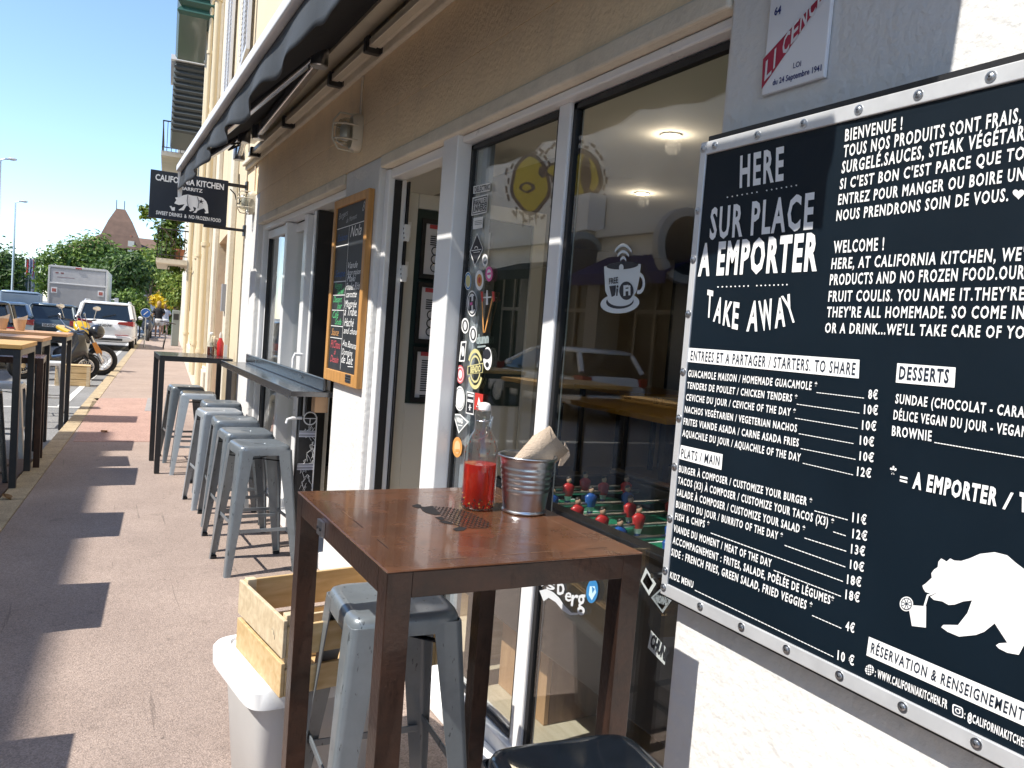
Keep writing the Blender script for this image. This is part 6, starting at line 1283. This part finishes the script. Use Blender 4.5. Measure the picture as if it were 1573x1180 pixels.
m = MB(); m.bx(-.85, -.15, -.016, -.0121, 2.66, 2.675); m.bx(-.9, -.78, -.016, -.0121, 2.82, 2.88); m.bx(-.7, -.58, -.016, -.0121, 2.82, 2.88); m.build('marking', mat('marking_dull', (.25, .1, .1), .6), tk, local=True)
m = MB(); m.bx(-.12, .12, -.05, -.031, 3.09, 3.15); m.build('brake_light', M_tail, tk, local=True)
for x in (-1.05, .8): m = MB(); m.bx(x, x + .24, -.03, -.011, 1.95, 2.2, 0); m.bx(x + .04, x + .2, -.035, -.0301, 2.0, 2.15, 1); m.build('hazard_plate', [M_white, mat('hazard_red', (.4, .12, .1), .6)], tk, local=True)
m = MB(); m.bx(-hw, hw, -.06, .0, .6, .949); m.build('tail_lift', M_trim, tk, bevel=.01, local=True)
m = MB(); textc(m, 'FH-208-MT', (.5, -.062, .78), (1, 0, 0), (0, 0, 1), .08, .46, 1); m.bx(.24, .76, -.0615, -.0601, .72, .84, 0); m.build('number_plate', [mat('plate_white', (0, 0, 0)), M_dark_ink], tk, local=True)
for sx_ in (-1, 1):
    for y in (1.5, 6.9): m = MB(); m.torus((sx_ * .95, y, .45), .32, .13, (1, 0, 0), 22, 8); m.build('wheel', M_tyre, tk, smooth=True, local=True)
m = MB(); m.loft([[Vector((p.x, y, 1.45 + p.y)) for p in sup(1.05, hh, 6, 24)] for y, hh in ((6.05, .9), (7.2, .95), (7.9, .7))]); m.build('cab', M_white, tk, smooth=True, local=True)
for sx_ in (-1, 1): m = MB(); m.tube([(sx_ * 1.0, 7.2, 1.9), (sx_ * 1.4, 7.1, 1.9)], .03, 6); m.bx(sx_ * 1.4 - .1, sx_ * 1.4 + .1, 7.05, 7.12, 1.5, 2.0); m.build('wing_mirror', M_white, tk, local=True)

# motorcycles at the kerb
def wheel(m_, c, r, mt=0):
    m_.torus(c, r - .055, .055, (0, 1, 0), 32, 10, 0); m_.torus(c, r - .12, .014, (0, 1, 0), 32, 6, 1); m_.lathe([(.05, -.06), (.06, -.05), (.06, .05), (.05, .06)], c, 14, 1, (0, 1, 0)); m_.torus((c[0], c[1] - .06, c[2]), .12, .006, (0, 1, 0), 24, 5, 1)
    for k in range(14): a = 2 * pi * k / 14; m_.tube([(c[0] + .05 * cos(a), c[1], c[2] + .05 * sin(a)), (c[0] + (r - .12) * cos(a + .15), c[1], c[2] + (r - .12) * sin(a + .15))], .005, 4, 1)
mc = thing('motorcycle', 'black motorcycle with orange fork guards and a round top case, wheel at the kerb', 'motorcycle', (-.35, 20.4, ZR), radians(8))
M_bk = mat('bike_black', (.015, .015, .017), .25, coat=.5); M_chr = mat('chrome', (.6, .6, .62), .15, 1.); M_og = mat('bike_orange', (.6, .22, .02), .3, coat=.4); M_byl = mat('bike_yellow', (.62, .38, .02), .3, coat=.4)
for x in (.68, -.72): m = MB(); wheel(m, (x, 0, .33), .34); m.build('wheel', [M_tyre, M_chr], mc, smooth=True, local=True)
m = MB()
for y in (-.09, .09): m.tube([(.68, y, .33), (.55, y, .62), (.44, y, .88)], [.025, .03, .03], 8)
m.build('fork', M_chr, mc, smooth=True, local=True)
m = MB(); m.loft([[Vector((.62 + .17 * t - .06, p.x, .42 + .22 * (1 - t) * 1.2 + p.y)) for p in sup(.07, .05, 3, 12)] for t in (0, .35, .7)]); m.bar((.50, -.10, .74), (.60, -.10, .5), .05, .09); m.build('fork_guard', M_og, mc, smooth=True, local=True)
m = MB(); m.ball((.0, 0, .45), (.3, .17, .2), 14, 10); m.tube([(-.72, -.12, .33), (-.1, -.12, .4)], .04, 8); m.tube([(-.8, -.18, .36), (0, -.17, .3)], .05, 10); m.build('engine', mat('engine_grey', (.08, .08, .085), .4, .6), mc, smooth=True, local=True)
m = MB(); m.loft([[Vector((x, p.x, z + p.y)) for p in sup(w_, h_, 2.6, 16)] for x, z, w_, h_ in ((.42, .80, .08, .1), (.3, .86, .15, .15), (.05, .84, .17, .14), (-.1, .76, .13, .08), (-.4, .77, .15, .07), (-.75, .84, .12, .07), (-.95, .88, .06, .05))]); m.build('tank_and_seat', M_bk, mc, smooth=True, local=True)
m = MB(); m.ball((.56, 0, .98), (.17, .19, .17), 16, 10); m.build('top_case', M_bk, mc, smooth=True, local=True)
m = MB(); m.tube([(.30, -.38, 1.06), (.38, -.15, 1.0), (.40, .15, 1.0), (.30, .38, 1.06)], .017, 8); m.build('handlebar', M_chr, mc, smooth=True, local=True)
for y in (-.3, .3): m = MB(); m.tube([(.34, y, 1.05), (.26, y * 1.25, 1.32)], .009, 6); m.ball((.24, y * 1.28, 1.36), (.02, .075, .05), 10, 6); m.build('mirror', M_chr, mc, smooth=True, local=True)
m = MB(); m.loft([[Vector((-.72 + .36 * cos(a), p.x, .33 + .37 * sin(a) + p.y)) for p in sup(.08, .012, 3, 10)] for a in (.5, 1, 1.5, 2, 2.5)]); m.build('mudguard', M_bk, mc, smooth=True, local=True)
sc_ = thing('scooter', 'white and yellow scooter parked behind the black motorcycle', 'scooter', (-.28, 22.3, ZR), radians(-70))
for x in (.6, -.6): m = MB(); wheel(m, (x, 0, .27), .28); m.build('wheel', [M_tyre, M_chr], sc_, smooth=True, local=True)
m = MB(); m.loft([[Vector((x, p.x, z + p.y)) for p in sup(w_, h_, 2.8, 16)] for x, z, w_, h_ in ((.55, .75, .2, .25), (.4, .7, .24, .3), (.25, .4, .2, .14), (-.1, .36, .2, .12), (-.3, .62, .21, .22), (-.8, .74, .15, .14), (-.95, .8, .06, .06))]); m.build('body', mat('scooter_white', (.65, .63, .58), .35, coat=.4), sc_, smooth=True, local=True)
m = MB(); m.loft([[Vector((x, p.x, z + p.y)) for p in sup(w_, h_, 2.6, 16)] for x, z, w_, h_ in ((.70, .86, .08, .05), (.64, .92, .16, .11), (.52, 1.04, .19, .12), (.38, 1.13, .15, .05), (.30, 1.16, .08, .02))]); m.build('cowl', M_byl, sc_, smooth=True, local=True)
m = MB(); m.loft([[Vector((x, p.x, z + p.y)) for p in sup(w_, h_, 3, 14)] for x, z, w_, h_ in ((-.05, .86, .12, .05), (-.3, .9, .17, .06), (-.8, .96, .14, .06))]); m.build('seat', M_byl, sc_, smooth=True, local=True)
m = MB(); m.tube([(.3, -.4, 1.22), (.4, 0, 1.15), (.3, .4, 1.22)], .02, 8); m.build('handlebar', M_bk, sc_, smooth=True, local=True)
for y in (-.33, .33): m = MB(); m.tube([(.32, y, 1.2), (.28, y * 1.2, 1.45)], .009, 6); m.ball((.27, y * 1.25, 1.5), (.02, .1, .06), 10, 6); m.build('mirror', M_chr, sc_, smooth=True, local=True)
sc2 = thing('scooter', 'dark scooter nearest the wooden tables with a round chrome mirror', 'scooter', (-.55, 18.9, ZR), radians(20))
for x in (.6, -.6): m = MB(); wheel(m, (x, 0, .27), .28); m.build('wheel', [M_tyre, M_chr], sc2, smooth=True, local=True)
m = MB(); m.loft([[Vector((x, p.x, z + p.y)) for p in sup(w_, h_, 2.8, 16)] for x, z, w_, h_ in ((.62, .5, .1, .12), (.5, .72, .2, .25), (.36, .68, .24, .3), (.2, .4, .2, .14), (-.1, .36, .2, .12), (-.3, .62, .21, .22), (-.8, .74, .15, .14), (-.95, .8, .06, .06))]); m.build('body', M_bk, sc2, smooth=True, local=True)
m = MB(); m.loft([[Vector((.6 + .31 * cos(a), p.x, .27 + .31 * sin(a) + p.y)) for p in sup(.07, .012, 3, 10)] for a in (.2, .8, 1.5, 2.2)]); m.build('mudguard', M_bk, sc2, smooth=True, local=True)
m = MB(); m.tube([(.3, -.38, 1.08), (.38, 0, 1.0), (.3, .38, 1.08)], .018, 8); m.build('handlebar', M_chr, sc2, smooth=True, local=True)
for y in (-.34, .34): m = MB(); m.tube([(.32, y, 1.06), (.2, y * 1.3, 1.25)], .009, 6); m.torus((.2, y * 1.35, 1.3), .055, .012, (1, 0, .2), 18, 6); m.ball((.2, y * 1.35, 1.3), (.012, .05, .05), 10, 6); m.build('mirror', M_chr, sc2, smooth=True, local=True)
# bicycle leaning by the far wall
p = G(270, 524); by = thing('bicycle', 'dark bicycle leaning against the wall on the pavement', 'bicycle', (2.62, 33.4, 0), radians(86)); by.rotation_euler = (radians(8), 0, radians(86))
for x in (-.5, .5): m = MB(); m.torus((x, 0, .34), .32, .02, (0, 1, 0), 28, 6); [m.tube([(x, 0, .34), (x + .31 * cos(a), 0, .34 + .31 * sin(a))], .003, 4) for a in [k * pi / 6 for k in range(12)]]; m.build('wheel', M_tyre, by, local=True)
m = MB(); [m.tube(q, .02, 6) for q in ([(.5, 0, .34), (.38, 0, .85), (-.15, 0, .8), (-.05, 0, .3), (.36, 0, .78)], [(-.15, 0, .8), (-.5, 0, .34), (-.05, 0, .3)], [(.38, 0, .85), (.36, 0, 1.0)], [(.38, -.28, 1.0), (.36, 0, 1.02), (.38, .28, 1.0)], [(-.15, 0, .8), (-.17, 0, .92)])]; m.build('frame', mat('bike_frame', (.05, .03, .03), .4), by, local=True)
m = MB(); m.ball((-.17, 0, .94), (.14, .07, .035), 10, 6); m.build('saddle', M_trim, by, smooth=True, local=True)

# ================================================================== PEOPLE
def skin_mesh(nm, joints, edges, mt, parent, root=0, sub=1):
    me = bpy.data.meshes.new(nm); me.from_pydata([j[0] for j in joints], edges, []); o = bpy.data.objects.new(nm, me); COL.objects.link(o); o.parent = parent
    sk = o.modifiers.new('skin', 'SKIN')
    if not me.skin_vertices:
        bpy.context.view_layer.objects.active = o
        me.attributes  # layer is made by the modifier below
    lay = me.skin_vertices[0].data if me.skin_vertices else None
    if lay:
        for i, j in enumerate(joints): r = j[1]; lay[i].radius = r if isinstance(r, tuple) else (r, r)
        lay[root].use_root = True
    sb = o.modifiers.new('sub', 'SUBSURF'); sb.levels = sub + 1; sb.render_levels = sub + 1
    me.materials.append(mt); return o
M_skin = mat('skin_tan', (.50, .29, .20), .6)
def lp_(z, cx_, cy_, a, b, e=2.4, n=20): return [Vector((cx_ + p.x, cy_ + p.y, z)) for p in sup(a, b, e, n)]
def person(lab, loc, rz, top_m, short_m, hair_m, sc, bag=False):
    o = thing('person', lab, 'person', loc, rz); o.scale = (sc, sc, sc)
    # one continuous body: torso, neck, head, limbs (mid-stride, seen from behind, walking towards +Y, forearms folded in front)
    J = [((0, 0, .93), (.15, .10)), ((0, .0, 1.12), (.125, .085)), ((0, .01, 1.32), (.16, .10)), ((0, .0, 1.45), (.07, .06)), ((0, .015, 1.52), (.05, .05)), ((0, .03, 1.60), (.075, .09)), ((0, .025, 1.70), (.06, .075)),
         ((-.17, 0, 1.40), .055), ((-.24, -.05, 1.16), .043), ((-.16, .14, 1.10), .034), ((-.08, .2, 1.14), .035), ((.17, 0, 1.40), .055), ((.24, -.05, 1.16), .043), ((.16, .14, 1.10), .034), ((.08, .2, 1.14), .035),
         ((-.09, 0, .86), .09), ((-.10, .10, .50), .058), ((-.10, .02, .10), .04), ((-.10, .14, .035), .035), ((.09, 0, .86), .09), ((.09, -.04, .50), .058), ((.09, -.20, .14), .04), ((.09, -.10, .045), .035)]
    E_ = [(0, 1), (1, 2), (2, 3), (3, 4), (4, 5), (5, 6), (2, 7), (7, 8), (8, 9), (9, 10), (2, 11), (11, 12), (12, 13), (13, 14), (0, 15), (15, 16), (16, 17), (17, 18), (0, 19), (19, 20), (20, 21), (21, 22)]
    skin_mesh('body', J, E_, M_skin, o)
    m = MB(); m.loft([lp_(.90, 0, 0, .185, .125), lp_(1.0, 0, 0, .175, .12), lp_(1.12, 0, 0, .16, .115), lp_(1.30, 0, .0, .20, .13), lp_(1.41, 0, 0, .18, .11), lp_(1.475, 0, .005, .085, .075)], 0, False, False)
    for s_ in (-1, 1): m.tube([(s_ * .15, 0, 1.40), (s_ * .215, -.02, 1.26), (s_ * .235, -.04, 1.19)], [.085, .075, .07], 12)
    m.build('shirt', top_m, o, smooth='all', local=True)
    m = MB(); m.loft([lp_(.72, 0, 0, .19, .13, 3), lp_(.84, 0, 0, .20, .145, 2.6), lp_(.93, 0, 0, .18, .13)], 0, False, True)
    for s_, dy in ((-1, .05), (1, -.02)): m.tube([(s_ * .09, 0, .84), (s_ * .1, dy, .60)], [.115, .11], 14)
    m.build('shorts', short_m, o, smooth='all', local=True)
    m = MB(); m.loft([lp_(1.44, 0, -.075, .05, .02), lp_(1.54, 0, -.06, .085, .05), lp_(1.66, 0, -.02, .10, .10), lp_(1.745, 0, .02, .09, .10), lp_(1.785, 0, .02, .04, .045)]); m.build('hair', hair_m, o, smooth='all', local=True)
    for s_, y in ((-1, .10), (1, -.14)):
        m = MB(); m.loft([[Vector((s_ * .095 + p.x, y + dy_, .002 + zz + p.y * 0)) + Vector((0, p.y, 0)) for p in sup(.048, .13, 2.6, 14)] for zz, dy_ in ((0, 0), (.04, 0))]); m.build('shoe', M_white, o, smooth='all', local=True)
    if bag: m = MB(); m.box((-.27, .02, .98), (.08, .28, .34)); m.tube([(-.25, -.05, 1.15), (-.18, 0, 1.42), (-.25, .1, 1.15)], .012, 6); m.build('bag', mat('straw', (.5, .34, .15), .8), o, bevel=.03, local=True)
    return o
p = G(242, 519); person('person in a black top and white shorts with a straw bag, walking away', (p.x, p.y, 0), radians(-5), mat('cloth_black', (.02, .02, .024), .85), mat('cloth_white', (.7, .68, .66), .85), mat('hair_blond', (.38, .25, .11), .7), 1.06, True)
p = G(253, 517); person('person in pale clothes half hidden behind the one in black', (p.x + .1, p.y + 1.5, 0), radians(4), mat('cloth_pale', (.6, .62, .68), .85), mat('cloth_white', (0, 0, 0)), mat('hair_brown', (.2, .11, .05), .7), 1.02)
# far kerbside wisp of cloud is left to the sky
